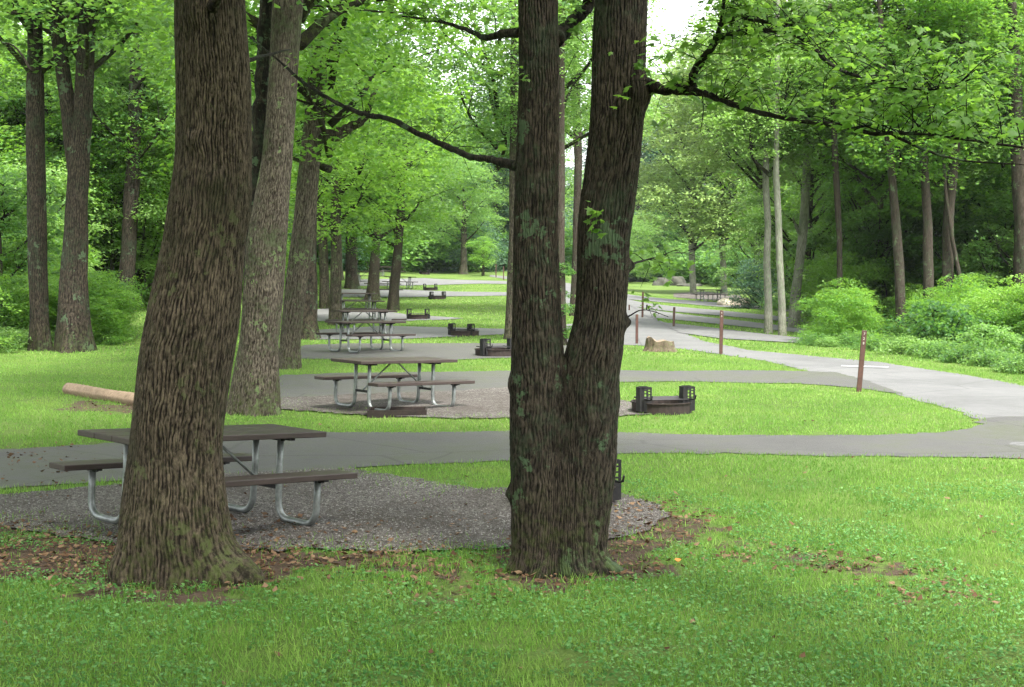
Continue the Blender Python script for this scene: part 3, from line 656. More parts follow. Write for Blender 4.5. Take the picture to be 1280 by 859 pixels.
BR['left'] = limb(twin, base, [(652,208,Y2),(640,207,Y2+.05),(618,200,Y2+.2),(590,196,Y2+.4),(560,184,Y2+.7),(525,168,Y2+1),(490,150,Y2+1.3),(455,143,Y2+1.7),(420,128,Y2+2),(380,104,Y2+2.4),(350,77,Y2+2.8),(310,45,Y2+3.2)], [.045,.036,.028,.024,.023,.022,.022,.021,.018,.015,.010,.006], **mp_)
BR['left_b'] = limb(twin, base, [(652,40,Y2),(630,42,Y2+.2),(607,47,Y2+.4),(585,38,Y2+.7),(550,27,Y2+1),(500,20,Y2+1.5)], [.035,.028,.022,.016,.012,.006], **mp_)
BR['gap'] = limb(twin, base, [(694,48,Y2),(706,38,Y2+.2),(722,22,Y2+.3),(738,2,Y2+.4),(760,-40,Y2+.5)], [.06,.05,.045,.045,.04], **mp_)
BR['right'] = limb(twin, base, [(798,100,Y2),(812,106,Y2-.05),(828,112,Y2-.1),(850,112,Y2-.2),(880,117,Y2-.4),(915,130,Y2-.6),(950,141,Y2-.9),(1000,151,Y2-1.2),(1050,157,Y2-1.5),(1090,167,Y2-1.7),(1120,166,Y2-1.9),(1160,169,Y2-2.1),(1210,175,Y2-2.3),(1290,186,Y2-2.6)], [.052,.042,.034,.036,.023,.018,.016,.0145,.013,.012,.011,.009,.007,.005], **mp_)
BR['fork'] = limb(twin, base, [(864,110,Y2-.25),(868,92,Y2-.3),(880,72,Y2-.4),(893,55,Y2-.5),(900,35,Y2-.6),(904,10,Y2-.7),(910,-40,Y2-.8)], [.036,.030,.025,.021,.016,.013,.010], **mp_)
BR['fork_r'] = limb(twin, base, [(894,48,Y2-.5),(920,42,Y2-.7),(960,38,Y2-.9),(990,42,Y2-1.1),(1015,58,Y2-1.3),(1035,78,Y2-1.5),(1070,95,Y2-1.7),(1120,104,Y2-1.9),(1160,112,Y2-2.1),(1200,108,Y2-2.3)], [.02,.017,.015,.014,.014,.012,.010,.008,.005,.003], **mp_)
BR['fork_s'] = limb(twin, base, [(900,30,Y2-.6),(925,22,Y2-.8),(960,28,Y2-1.0),(1010,33,Y2-1.2)], [.02,.015,.012,.006], **mp_)
BR['drop'] = limb(twin, base, [(878,118,Y2-.4),(879,140,Y2-.4),(875,168,Y2-.4)], [.005,.004,.002], **mp_)
BR['stub_a'] = limb(twin, base, [(784,333,Y2),(800,327,Y2+.3),(820,322,Y2+.7),(850,316,Y2+1.2),(875,322,Y2+1.6)], [.012,.008,.005,.004,.002], **mp_)
BR['stub_b'] = limb(twin, base, [(785,396,Y2),(800,388,Y2-.2),(815,389,Y2-.4),(835,396,Y2-.6)], [.006,.004,.003,.002], **mp_)
BR['tr2'] = limb(twin, base, [(1110,165,Y2-1.8),(1150,185,Y2-1.9),(1200,200,Y2-2),(1280,206,Y2-2.2)], [.010,.008,.006,.004], **mp_)
# lobed leaves along the near boughs
half = [(.0, 0), (.16, .10), (.46, .05), (.34, .26), (.55, .50), (.27, .47), (.24, .66), (.0, 1.0)]
ol = [(x, y) for x, y in half] + [(-x, y) for x, y in half[-2:0:-1]]; OL = np.array(ol); nO = len(OL)
def lobed(P, N, T, L):
    N = N / np.linalg.norm(N, axis=1)[:, None]; T = T - N * np.sum(N * T, 1)[:, None]; T /= np.linalg.norm(T, axis=1)[:, None]; S = np.cross(N, T); n = len(P); L = L[:, None, None]
    V = P[:, None] + L * (OL[None, :, 0:1] * S[:, None] + OL[None, :, 1:2] * T[:, None] - .35 * np.abs(OL[None, :, 0:1]) * N[:, None] - .22 * (OL[None, :, 1:2] ** 2) * N[:, None])
    c = P[:, None] + L * .42 * T[:, None] - L * .03 * N[:, None]; V = np.concatenate([V, c], 1).reshape(-1, 3); i = np.arange(n)[:, None] * (nO + 1)
    a = np.arange(nO)[None]; return V, np.stack([i + a, i + (a + 1) % nO, i + nO + 0 * a], 2).reshape(-1, 3)
SPR, TWG = [], []
def sprays(root, base, Q, ntw, nl, size, spread, seed, up=.2, i0=0.15, name='leaf_spray', mat='leaf_near', vz=(-.45, .9)):
    g = np.random.default_rng(seed); P, N, T = [], [], []; mb = MB()
    for k in range(ntw):
        s = Q[int(len(Q) * (i0 + (1 - i0) * g.random()) - 1)]; d = g.normal(0, 1, 3); d[2] = g.uniform(*vz); d /= np.linalg.norm(d); e = s + d * spread * g.uniform(.4, 1.1)
        tw = smooth_path([s, (s + e) / 2 + g.normal(0, .04, 3) + [0, 0, .04], e - [0, 0, .05]], 3); mb.tube(tw, np.linspace(.0035, .0012, len(tw)), 4, False)
        for q in range(nl):
            t = .25 + .75 * g.random(); p_ = tw[min(len(tw) - 1, int(t * len(tw)))] + g.normal(0, size * .55, 3); P.append(p_)
            N.append([g.normal(0, .45), g.normal(0, .45) - .25, 1]); T.append(np.array([*(d[:2] + g.normal(0, .8, 2)), g.normal(-.35, .4)]))
    P = np.array(P); V, F = lobed(P, np.array(N), np.array(T), size * g.uniform(.45, 1.15, len(P)))
    SPR.append((V - base, F)); TWG.append(mb)
sprays(twin, base, BR['right'], 80, 11, .064, .46, 41, i0=.2, vz=(.0, 1.2))
sprays(twin, base, BR['fork_r'], 92, 11, .064, .48, 42, i0=.1, vz=(-.3, 1.))
sprays(twin, base, BR['fork'], 26, 9, .07, .55, 43, i0=.1, vz=(-.3, .9))
sprays(twin, base, BR['fork_s'], 26, 9, .066, .55, 46, i0=.1)
sprays(twin, base, BR['right'][:30], 9, 7, .075, .4, 47, i0=.1, vz=(-.6, .4))
sprays(twin, base, BR['left'][:70], 14, 7, .07, .45, 44, i0=.3, vz=(-.3, .7))
sprays(twin, base, BR['left_b'], 14, 8, .07, .5, 45, i0=.3)
sprays(twin, base, BR['stub_a'], 10, 12, .07, .22, 48, i0=.3, vz=(-.9, .3))
sprays(twin, base, BR['stub_b'], 2, 7, .05, .10, 49, i0=.3, vz=(-.6, .3))
sprays(twin, base, BR['gap'], 10, 8, .08, .4, 52, i0=.3)
tq = np.array([pl(752, 272, Y2 - .36), pl(750, 280, Y2 - .40), pl(752, 290, Y2 - .42)])
sprays(twin, base, tq, 3, 5, .075, .10, 50, i0=.3); tq = np.array([pl(655, 88, Y2 - .26)] * 3); sprays(twin, base, tq, 2, 4, .06, .06, 51, i0=.3)
V, F = join(SPR); o = link('leaf_spray', mesh_np('leaf_spray', V, F, [M['leaf_near']]), twin); o['kind'] = 'stuff'
mb = MB()
for m_ in TWG: mb.add(np.concatenate(m_.V), m_.F)
o = link('twig', mb.mesh('twig', M['bark_dark'], True), twin, -np.array(base)); o['kind'] = 'stuff'
for q, (px_, py_) in enumerate([(672,148), (674,212), (667,300), (660,500), (750,55)]):    # flat lichen rosettes on the stems
    pass

# --- the rows of trees among the tables
CRN = lambda *a: a
# (name, label, rows, material, ztop, crowns, seed, group)
t3, b3 = tree('oak_tree', 'stout grey barked trunk just behind the big leaning oak', [(517,284,350),(480,290,350),(430,300,349),(380,304,352),(300,310,357),(250,318,361),(200,328,366),(100,336,371),(0,342,378)], 'bark_grey', ztop=9, crowns=[('oak', 6.0, .95, 1.1, (0, 1.0))], cols=150, dz=.018, amp=.022, cell=(.030, .09), flare=.25, flz=.25, seed=3.3, lump=.03)
limb(t3, b3, [(322,478,b3[1]+.1),(318,420,b3[1]+.2),(318,350,b3[1]+.3),(322,250,b3[1]+.35),(326,150,b3[1]+.4),(330,60,b3[1]+.4),(335,-20,b3[1]+.4)], [.16,.16,.16,.145,.13,.12,.10], 'bark_dark', n=16, name='stem')
t4, b4 = tree('leaning_tree', 'leaning lichen spotted trunk behind the stout grey trunk', [(461,345,376),(430,350,375),(380,355,380),(320,362,388),(250,369,397),(200,375,400),(150,381,406),(100,385,408)], 'bark_grey', ztop=7.5, crowns=[('maple', 4.6, 1.1, 2.2, (.4, 0))], cols=80, dz=.03, amp=.028, cell=(.05, .16), flare=.25, flz=.3, seed=4.1)
limb(t4, b4, [(398,172,b4[1]),(420,168,b4[1]),(440,158,b4[1]),(455,148,b4[1]),(470,110,b4[1]+.5)], [.14,.13,.10,.07,.05], 'bark_grey', n=12)
t5, b5 = tree('oak_tree', 'black looking trunk behind the leaning lichen spotted trunk', [(424,364,400),(400,368,396),(340,373,396),(250,376,396),(150,378,396)], 'bark_dark', ztop=9, crowns=[('oak', 5.2, .9, 3.0, (0, 0))], seed=5.2)
t6, b6 = tree('mossy_tree', 'mossy trunk left of the trunk that hides two table ends', [(386,400,412),(340,399,411),(290,397,409),(200,396,407)], 'bark_grey', ztop=9, crowns=[('oak_b', 4.2, 1.0, .8, (0, 0))], seed=6.2)
t7, b7 = tree('mossy_tree', 'slim mossy trunk standing in front of the light topped tables', [(406,411,430),(380,412,427),(340,413,427),(250,414,426),(120,416,426)], 'bark_grey', ztop=9, crowns=[('maple', 3.7, 1.1, 4.0, (0, 0))], seed=7.2)
t8, b8 = tree('oak_tree', 'thick dark trunk beyond the slim mossy trunk', [(361,430,449),(340,432,447),(290,432,446),(200,434,444)], 'bark_dark', ztop=11, crowns=[('oak', 4.6, 1.25, 5.0, (0, 0))], seed=8.2)
t9, b9 = tree('oak_tree', 'left one of the two leaning trunks beside the far tables', [(375,457,475),(350,460,474),(315,464,475),(250,469,478)], 'bark_far', ztop=10, crowns=[('oak_b', 3.6, 1.25, 1.0, (0, 0))], seed=9.2)
t10, b10 = tree('oak_tree', 'right one of the two leaning trunks beside the far tables', [(388,483,499),(360,487,499),(310,492,503),(250,497,508)], 'bark_far', ztop=10, crowns=[('maple', 3.2, 1.1, 2.0, (0, 0))], seed=10.2)
t11, b11 = tree('mossy_tree', 'slim mossy trunk half hidden by the left stem of the twin tree', [(424,631,648),(380,633,647),(300,636,648),(200,637,648),(80,638,647)], 'bark_grey', ztop=10, crowns=[('oak_b', 5.4, .8, 5.1, (-.5, 2.0))], seed=11.2)
t12, b12 = tree('ivy_tree', 'ivy clad trunk seen through the fork of the twin tree', [(432,690,708),(400,691,707),(300,694,706),(200,696,706)], 'bark_far', ztop=10, crowns=[('oak_b', 5.6, .7, 6.0, (0, 2))], seed=12.2)
me_, _ = crown(61, .42, 2.2, 90, 30, .06, .16, 'under', 6, limb=False, hollow=.9); link('ivy', me_, t12, (0, 0, .1))
t13, b13 = tree('oak_tree', 'slim trunk rising between the two stems of the twin tree', [(395,712,722),(300,716,725),(200,718,728),(80,712,724)], 'bark_far', ztop=12, crowns=[('tall', 7.5, .8, 3.3, (0, 1))], seed=13.2)
for k, (xb, yb, wpx, lx, mt, cr, lb) in enumerate([
  (528, 335, 5, 0, 'bark_pale', 'tall', 'pale slim trunk at the far edge of the wood behind the left tables'),
  (542, 340, 8, 3, 'bark_dark', 'tall', 'dark forked trunk standing on the far end of the lawn'),
  (573, 337, 7, -2, 'bark_dark', 'oak_b', 'dark trunk left of the flared pale trunk at the far lawn edge'),
  (579, 343, 9, 1, 'bark_grey', 'oak_b', 'flared pale trunk on the far lawn edge'),
  (604, 345, 3, 0, 'bark_far', 'sapling', 'tiny young tree on the far lawn'),
  (515, 334, 5, 0, 'bark_pale', 'tall', 'palest slim trunk at the wood edge beside the far tables'),
  (422, 350, 13, 0, 'bark_grey', 'oak', 'grey trunk behind the farthest tables, left of the thick dark trunk'),
  (455, 338, 9, 0, 'bark_grey', 'oak_b', 'blurred grey trunk beyond the thick dark trunk')]):
    small = cr == 'sapling'
    tree('lawn_tree' if not small else 'young_tree', lb, [(yb, xb - wpx * .6, xb + wpx * .6), (yb - 18, xb - wpx * .45 + lx * .5, xb + wpx * .45 + lx * .5), (yb - 50, xb - wpx * .4 + lx, xb + wpx * .4 + lx)], mt, ztop=9 if not small else 4.0, crowns=[(cr, 3.2 if not small else .9, 1.0 if not small else .7, k * 1.3, (0, 0))], cols=16, dz=.2, amp=0, seed=k + 20.)

# --- the wood at the left
l1, _ = tree('forest_tree', 'dark straight trunk farthest to the left, ivy round its foot', [(438,39,64),(400,38,61),(330,36,58),(280,35,58),(200,33,56),(100,34,54),(0,35,52)], 'bark_dark', ztop=13, crowns=[('tall', 7, .8, 1, (0, 0))], cols=90, dz=.035, amp=.02, cell=(.045, .14), seed=21.3)
l2, bl2 = tree('forest_tree', 'dark forked trunk second from the left edge of the wood', [(439,69,117),(410,72,113),(350,76,108),(250,83,110),(190,87,112),(150,92,114),(100,95,117),(0,98,120)], 'bark_dark', ztop=13, crowns=[('tall', 7, .8, 2.1, (0, 0))], cols=100, dz=.035, amp=.024, cell=(.045, .14), seed=22.3, stems=[[(215,86,104),(170,80,100),(120,74,92),(60,66,84),(0,58,76)]])
l3, _ = tree('forest_tree', 'leaning dark trunk at the back of the grass behind the log', [(391,143,167),(350,149,168),(280,153,172),(200,158,176),(100,162,178)], 'bark_dark', ztop=13, crowns=[('tall', 6, .8, 3.0, (0, 0))], cols=60, dz=.05, amp=.02, seed=23.3)
tree('forest_tree', 'thin dark sapling trunk between the forked trunk and the leaning one', [(388,137,143),(300,138,143),(200,140,145)], 'bark_dark', ztop=8, crowns=[('maple', 3.4, .8, 3.0, (0, 0))], cols=16, dz=.2, amp=0, seed=24.3)
limb(l2, bl2, [(118,15,bl2[1]-.3),(95,22,bl2[1]-.5),(60,20,bl2[1]-.8),(20,16,bl2[1]-1),(-20,22,bl2[1]-1)], [.05,.06,.05,.04,.03], 'bark_dark'); limb(l2, bl2, [(100,18,bl2[1]-.4),(120,4,bl2[1]-.5),(150,-12,bl2[1]-.8)], [.06,.05,.04], 'bark_dark')
limb(l2, bl2, [(84,90,bl2[1]),(60,75,bl2[1]-.3),(40,70,bl2[1]-.5)], [.03,.02,.01], 'bark_dark')
limb(l1, np.array(l1.location), [(40,90,b5[1]-9),(20,60,b5[1]-9),(0,52,b5[1]-9)], [.03,.02,.015], 'bark_dark')
# --- the right wood edge
r1, _ = tree('forest_tree', 'left one of three pale slim trunks at the right wood edge', [(417,955,966),(380,956,965),(330,954,963),(280,956,964),(230,953,961),(180,955,962)], 'bark_pale', ztop=13, crowns=[('pale', 5.2, .62, 1, (0, 1))], cols=40, dz=.06, amp=.01, flare=.15, seed=31.3)
r2, _ = tree('forest_tree', 'middle one of three pale slim trunks at the right wood edge', [(420,973,983),(380,973,982),(330,970,979),(270,969,977),(220,966,974),(180,967,974)], 'bark_pale', ztop=13, crowns=[('oak_b', 5.6, .8, 2, (0, 1))], cols=40, dz=.06, amp=.01, flare=.15, seed=32.3)
r3, br3 = tree('forest_tree', 'pale trunk leaning away to the right beside the slim pair', [(410,984,999),(370,988,1001),(320,995,1006),(270,1000,1011),(200,1004,1014)], 'bark_pale', ztop=12, crowns=[('oak_b', 6, .8, 3, (.5, 0))], cols=40, dz=.06, amp=.01, flare=.15, seed=33.3)
limb(r3, br3, [(1001,300,br3[1]),(996,285,br3[1]-.1),(991,272,br3[1]-.2)], [.07,.06,.02], 'bark_pale')
r4, br4 = tree('forest_tree', 'ivy grown grey trunk in the right wood above the roadside bush', [(424,1153,1167),(350,1154,1167),(280,1154,1165),(200,1150,1160),(120,1152,1160)], 'bark_far', ztop=12, crowns=[('bright_tall', 5.5, .8, 4, (0, 1))], cols=40, dz=.06, amp=.015, seed=34.3)
for k, (rows_, lb) in enumerate([
  ([(424,1120,1134),(330,1118,1130),(220,1110,1120),(130,1102,1112)], 'dark trunk standing left of the ivy grown trunk in the right wood'),
  ([(428,1207,1211),(350,1198,1203),(300,1188,1193),(240,1180,1184)], 'thin leaning stem right of the ivy grown trunk'),
  ([(426,1178,1190),(280,1178,1192),(200,1186,1198),(130,1192,1204)], 'trunk with a bend high above the roadside bush'),
  ([(430,1266,1290),(280,1268,1290),(150,1262,1280)], 'broad dark trunk at the right edge of the wood'),
  ([(420,1046,1053),(300,1046,1053),(200,1040,1048)], 'thin dark trunk between the leaning pale trunk and the dark trunk')]):
    tree('forest_tree', lb, rows_, 'bark_far', Y=at(1150, 424)[1] + k * .35, ztop=11, crowns=[(('bright_tall', 'oak_b', 'tall', 'bright_tall', 'maple')[k], 4.5 + k * .4, .75, k * 1.7, (0, 1.5))], cols=28, dz=.1, amp=.01, seed=40.3 + k)

# --- forest trees without a marked trunk of their own: whole copies
def proto_tree(label, mat, hgt, r0, key, zc, sc, seed):
    zs = np.arange(-.3, hgt, .25); cx = .12 * np.sin(zs * .5 + seed); cy = .1 * np.cos(zs * .4 + seed); r = r0 * (1 - .6 * np.clip(zs, 0, 99) / hgt)
    V, F, h = trunk_mesh('trunk', zs, cx, cy, r, None, 14, seed, 0, (.05, .2), .4, .4)
    root = thing('forest_tree', label, 'tree', (0, 0, 0)); link('trunk', mesh_np('trunk', V, F, [M[mat]], True, {'bark': h}), root)
    put_crown(root, key, None, zc, sc); return root
FG = {}
def plant(key, spec, px, py, s, rot, label, group, dy=0):
    p_ = at(px, py); p_[1] += dy; p_[0] *= (p_[1] / (p_[1] - dy)) if dy else 1; p_[2] = float(H(p_[0], p_[1])) - .05
    if key not in FG:
        FG[key] = proto_tree(label, *spec); r = FG[key]; r.location = p_.tolist(); r.rotation_euler = (0, 0, rot); r.scale = (s, s, s); r['label'] = label; r['group'] = group or ''; return r
    return copy_thing(FG[key], p_, (0, 0, rot), s, label, group)
SPEC = {'tall': ('bark_far', 13, .24, 'tall', 4.0, 1.0, 1.), 'pale': ('bark_pale', 13, .2, 'pale', 3.0, 1.0, 2.), 'blue': ('bark_far', 15, .25, 'blue', 2.0, 1.0, 3.),
        'bright': ('bark_far', 11, .18, 'bright_tall', 2.5, 1.0, 4.), 'mid': ('bark_far', 9, .18, 'oak_b', 3.4, 1.0, 5.), 'und': ('bark_far', 4.5, .06, 'under_tree', .45, 1.0, 6.), 'wall': ('bark_far', 11, .13, 'wall', 1.2, 1.0, 8.), 'undl': ('bark_far', 5.2, .07, 'under_leaf', .5, 1.0, 7.)}
g_ = random.Random(5)
def wood(n, xr, yr, keys, smin, smax, label, group, dyr=(0, 0)):
    for i in range(n):
        px = xr[0] + (xr[1] - xr[0]) * (i + g_.random()) / n; k = keys[g_.randrange(len(keys))]
        plant(k, SPEC[k], px, g_.uniform(*yr), g_.uniform(smin, smax), g_.uniform(0, 6.28), label, group, g_.uniform(*dyr))
wood(12, (-80, 225), (380, 394), ('wall', 'bright', 'wall'), .8, 1.05, 'leafy green tree in the left wood behind the dark trunks', 'trees of the left wood edge', (1, 6))
wood(8, (-160, 330), (378, 392), ('tall', 'bright', 'tall', 'mid'), .9, 1.15, 'taller tree deeper inside the left wood', 'trees deeper in the left wood', (8, 30))
wood(12, (300, 620), (334, 340), ('tall', 'mid', 'tall', 'pale', 'bright'), .95, 1.25, 'full green tree at the far end of the lawn behind the left tables', 'trees at the far end of the lawn', (0, 25))
wood(4, (610, 760), (338, 342), ('blue', 'tall'), 1.1, 1.3, 'tall dark tree behind the far end of the road', 'trees behind the far road end', (0, 15))
wood(7, (765, 900), (349, 353), ('blue', 'blue', 'wall', 'blue'), 1.35, 1.75, 'dark bluish tree beyond the far bend of the road', 'dark trees beyond the road bend', (0, 25))
for q_, px_ in zip(('leftmost', 'middle', 'rightmost'), (866, 904, 944)): plant('pale', SPEC['pale'], px_, 368, 1.3, px_, q_ + ' pale yellow green tree beyond the table across the road', 'pale trees beyond the road', 2)
for q_, px_, k_ in zip(('bushy tree just left of the three pale slim trunks', 'bushy tree showing behind the three pale slim trunks', 'full green tree right behind the pale leaning trunk'), (950, 1000, 1045), ('undl', 'undl', 'mid')): plant(k_, SPEC[k_], px_, 384, .85, px_, q_, None, 2)
wood(10, (1095, 1420), (406, 420), ('und', 'undl', 'und'), .6, 1.15, 'young leafy tree in the front row of the right wood above the road', 'young trees fronting the right wood', (1, 7))
wood(15, (1065, 1420), (400, 410), ('undl', 'und', 'undl'), 1.1, 1.6, 'young leafy tree in the second row of the right wood', 'young trees of the right wood', (6, 14))
wood(8, (-90, 62), (404, 430), ('und', 'undl', 'und'), .6, 1.0, 'young leafy tree fronting the left wood behind the dark trunks', 'young trees fronting the left wood', (2, 9))
wood(13, (-120, 330), (372, 382), ('undl', 'und'), 1.1, 1.7, 'young leafy tree deeper in the left wood', 'young trees of the left wood', (6, 18))
wood(11, (1010, 1400), (404, 416), ('wall', 'bright', 'wall', 'wall'), .75, 1.05, 'leafy green tree along the right wood edge above the road', 'trees of the right wood edge', (4, 10))
wood(10, (980, 1420), (392, 402), ('wall', 'bright', 'wall', 'bright'), 1.1, 1.4, 'taller tree deeper inside the right wood', 'trees deeper in the right wood', (12, 34))
# unseen trees added beside and behind the camera to shade the near lawn
for k, (x, y, s) in enumerate([(-7.5, 4, 1.0), (-2.5, -2, 1.1), (-9.5, 15, .95), (4.5, -3.5, 1.15), (1.0, -3.6, 1.1), (11, -9, 1.25)]):
    zg = float(H(x, y)); copy_thing(FG['tall' if k % 2 else 'mid'], (x, y, zg + (0 if k < 5 else 0)), (0, 0, k * 1.1), s, 'unseen tall tree added beside the lawn for shade', 'unseen trees added beside the camera for shade')

# ------------------------------------------------------------------ masses nobody could count: geometry-node scatters
def scatter(name, label, cat, P, rot, scl, idx, sources):
    me = mesh_np(name, P, np.zeros((0, 3), int), (), False) if False else bpy.data.meshes.new(name)
    me.vertices.add(len(P)); me.vertices.foreach_set('co', np.asarray(P, np.float32).ravel())
    for nm, v, t in (('srot', rot, 'FLOAT'), ('sscl', scl, 'FLOAT'), ('sidx', idx, 'INT')):
        a = me.attributes.new(nm, t, 'POINT'); a.data.foreach_set('value', np.asarray(v, np.int32 if t == 'INT' else np.float32))
    me.update(); o = link(name, me); tag(o, label, cat, None, 'stuff')
    ng = bpy.data.node_groups.new(name, 'GeometryNodeTree'); ng.interface.new_socket('Geometry', in_out='INPUT', socket_type='NodeSocketGeometry'); ng.interface.new_socket('Geometry', in_out='OUTPUT', socket_type='NodeSocketGeometry')
    N = ng.nodes; gi = N.new('NodeGroupInput'); go = N.new('NodeGroupOutput'); ip = N.new('GeometryNodeInstanceOnPoints'); jn = N.new('GeometryNodeJoinGeometry')
    for s_ in sources:
        oi = N.new('GeometryNodeObjectInfo'); oi.inputs['Object'].default_value = s_; ti = N.new('GeometryNodeGeometryToInstance')
        ng.links.new(oi.outputs['Geometry'], ti.inputs[0]); ng.links.new(ti.outputs[0], jn.inputs[0])
    def at_(nm, dt):
        a = N.new('GeometryNodeInputNamedAttribute'); a.data_type = dt; a.inputs['Name'].default_value = nm; return a.outputs['Attribute']
    cx_ = N.new('ShaderNodeCombineXYZ'); ng.links.new(at_('srot', 'FLOAT'), cx_.inputs['Z'])
    ng.links.new(gi.outputs[0], ip.inputs['Points']); ng.links.new(jn.outputs[0], ip.inputs['Instance']); ip.inputs['Pick Instance'].default_value = True
    ng.links.new(at_('sidx', 'INT'), ip.inputs['Instance Index']); ng.links.new(cx_.outputs[0], ip.inputs['Rotation']); ng.links.new(at_('sscl', 'FLOAT'), ip.inputs['Scale'])
    ng.links.new(ip.outputs[0], go.inputs[0]); md = o.modifiers.new('scatter', 'NODES'); md.node_group = ng; return o
def src(me): return bpy.data.objects.new('source_' + me.name, me)      # not linked into the scene
S_sh, S_br, S_sa, S_dk = (src(SH[k][0]) for k in ('shrub', 'bramble', 'sapling', 'dark_shrub')); S_tall, S_blue, S_mid = (src(CR[k][0]) for k in ('tall', 'blue', 'oak_b'))
def band(n, pts, depth, seed):
    """points behind a line given in photo pixels"""
    g = np.random.default_rng(seed); L = np.array([at(*p_)[:2] for p_ in pts]); s = np.r_[0, np.cumsum(np.linalg.norm(np.diff(L, axis=0), axis=1))]; t = g.random(n) * s[-1]
    x = np.interp(t, s, L[:, 0]); y = np.interp(t, s, L[:, 1]); d = g.random(n) ** 1.2 * depth; f = 1 + d / np.maximum(y, 1); x, y = x * f, y * f; return np.stack([x, y, H(x, y) - .08], 1)
P = np.concatenate([band(42, [(-120,452),(0,440),(60,441),(118,436),(132,425)], 5, 1), band(34, [(-200,430),(40,418),(64,412)], 10, 2), band(42, [(100,388),(165,382),(210,374),(300,366),(390,356)], 12, 3)])
n = len(P); scatter('left_undergrowth', 'bright green bushes and brambles along the left wood edge', 'undergrowth', P, rng.uniform(0, 6.3, n), np.r_[rng.uniform(.35, .65, 42), rng.uniform(.5, 1.0, n - 42)], rng.integers(0, 2, n), [S_sh, S_br, S_sa])
P = np.concatenate([band(56, [(985,434),(1030,435),(1090,438),(1160,446),(1280,466),(1400,488)], 2.0, 4), band(76, [(1035,430),(1090,428),(1180,430),(1290,448),(1400,470)], 7, 5), band(50, [(1030,414),(1100,408),(1400,414)], 14, 6)])
n = len(P); scatter('roadside_undergrowth', 'low green weeds and bushes on the bank right of the road', 'undergrowth', P, rng.uniform(0, 6.3, n), np.r_[rng.uniform(.22, .42, 56), rng.uniform(.3, .62, 76), rng.uniform(.4, .95, n - 132)], np.r_[np.ones(56, int), rng.integers(0, 2, 76), np.zeros(n - 132, int)], [S_sh, S_br, S_sa])
P = np.concatenate([band(110, [(380,339),(500,337.5),(640,338.5),(700,339.5)], 16, 7), band(50, [(700,342),(800,351),(900,357),(960,362)], 20, 8)])
n = len(P); scatter('far_undergrowth', 'dark undergrowth along the wood at the far end of the lawn', 'undergrowth', P, rng.uniform(0, 6.3, n), rng.uniform(1.5, 2.8, n), (rng.random(n) < .25).astype(int), [S_dk, S_sh])
g = np.random.default_rng(9); n = 150; a = g.uniform(-.62, .62, n); d = g.uniform(150, 290, n); x, y = d * np.sin(a), d * np.cos(a); k = np.abs(x / y - .12) > .045 * (y > 0) ; z = H(x, y) + 1.0
scatter('distant_woodland', 'distant green woodland closing the view behind everything', 'woodland', np.stack([x, y, z], 1), g.uniform(0, 6.3, n), np.where(k, g.uniform(1.1, 1.5, n), .95), g.integers(0, 3, n), [S_tall, S_blue, S_mid])
g = np.random.default_rng(10); n = 26; sgn = np.where(g.random(n) < .5, -1, 1); x = sgn * g.uniform(28, 95, n); y = g.uniform(-40, 130, n); k = np.abs(x) > .42 * y + 12; x, y = x[k], y[k]; n = len(x)
scatter('surrounding_woodland', 'green woodland standing round the lawn on both sides', 'woodland', np.stack([x, y, H(x, y) + 1.5], 1), g.uniform(0, 6.3, n), g.uniform(.9, 1.4, n), g.integers(0, 3, n), [S_tall, S_blue, S_mid])

# bushes one can point at
def bush(key, px, py, s, label, rot=0.0, name='bush'):
    p_ = at(px, py); r = thing(name, label, 'bush', p_ - [0, 0, .05]); me, lm = SH[key]; o = link('foliage', me, r, (0, 0, 0), (0, 0, rot)); o.scale = (s, s, s)
    if lm: b = link('branch', lm, r, (0, 0, 0), (0, 0, rot)); b.scale = (s, s, s)
bush('shrub', 1172, 440, .75, 'upright light green bush beside the road below the ivy grown trunk')
bush('sapling', 1044, 408, .5, 'light green bush right of the leaning pale trunk')
bush('dark_shrub', 948, 386, 1.0, 'dark green bush left of the three pale slim trunks')
bush('sapling', 125, 424, .55, 'bright green vine bush at the right of the forked dark trunk')
bush('bramble', 985, 388, .8, 'small low bush at the end of the pale spur', name='bush')
bush('shrub', 1234, 452, .5, 'low rounded bush by the road near the right edge')

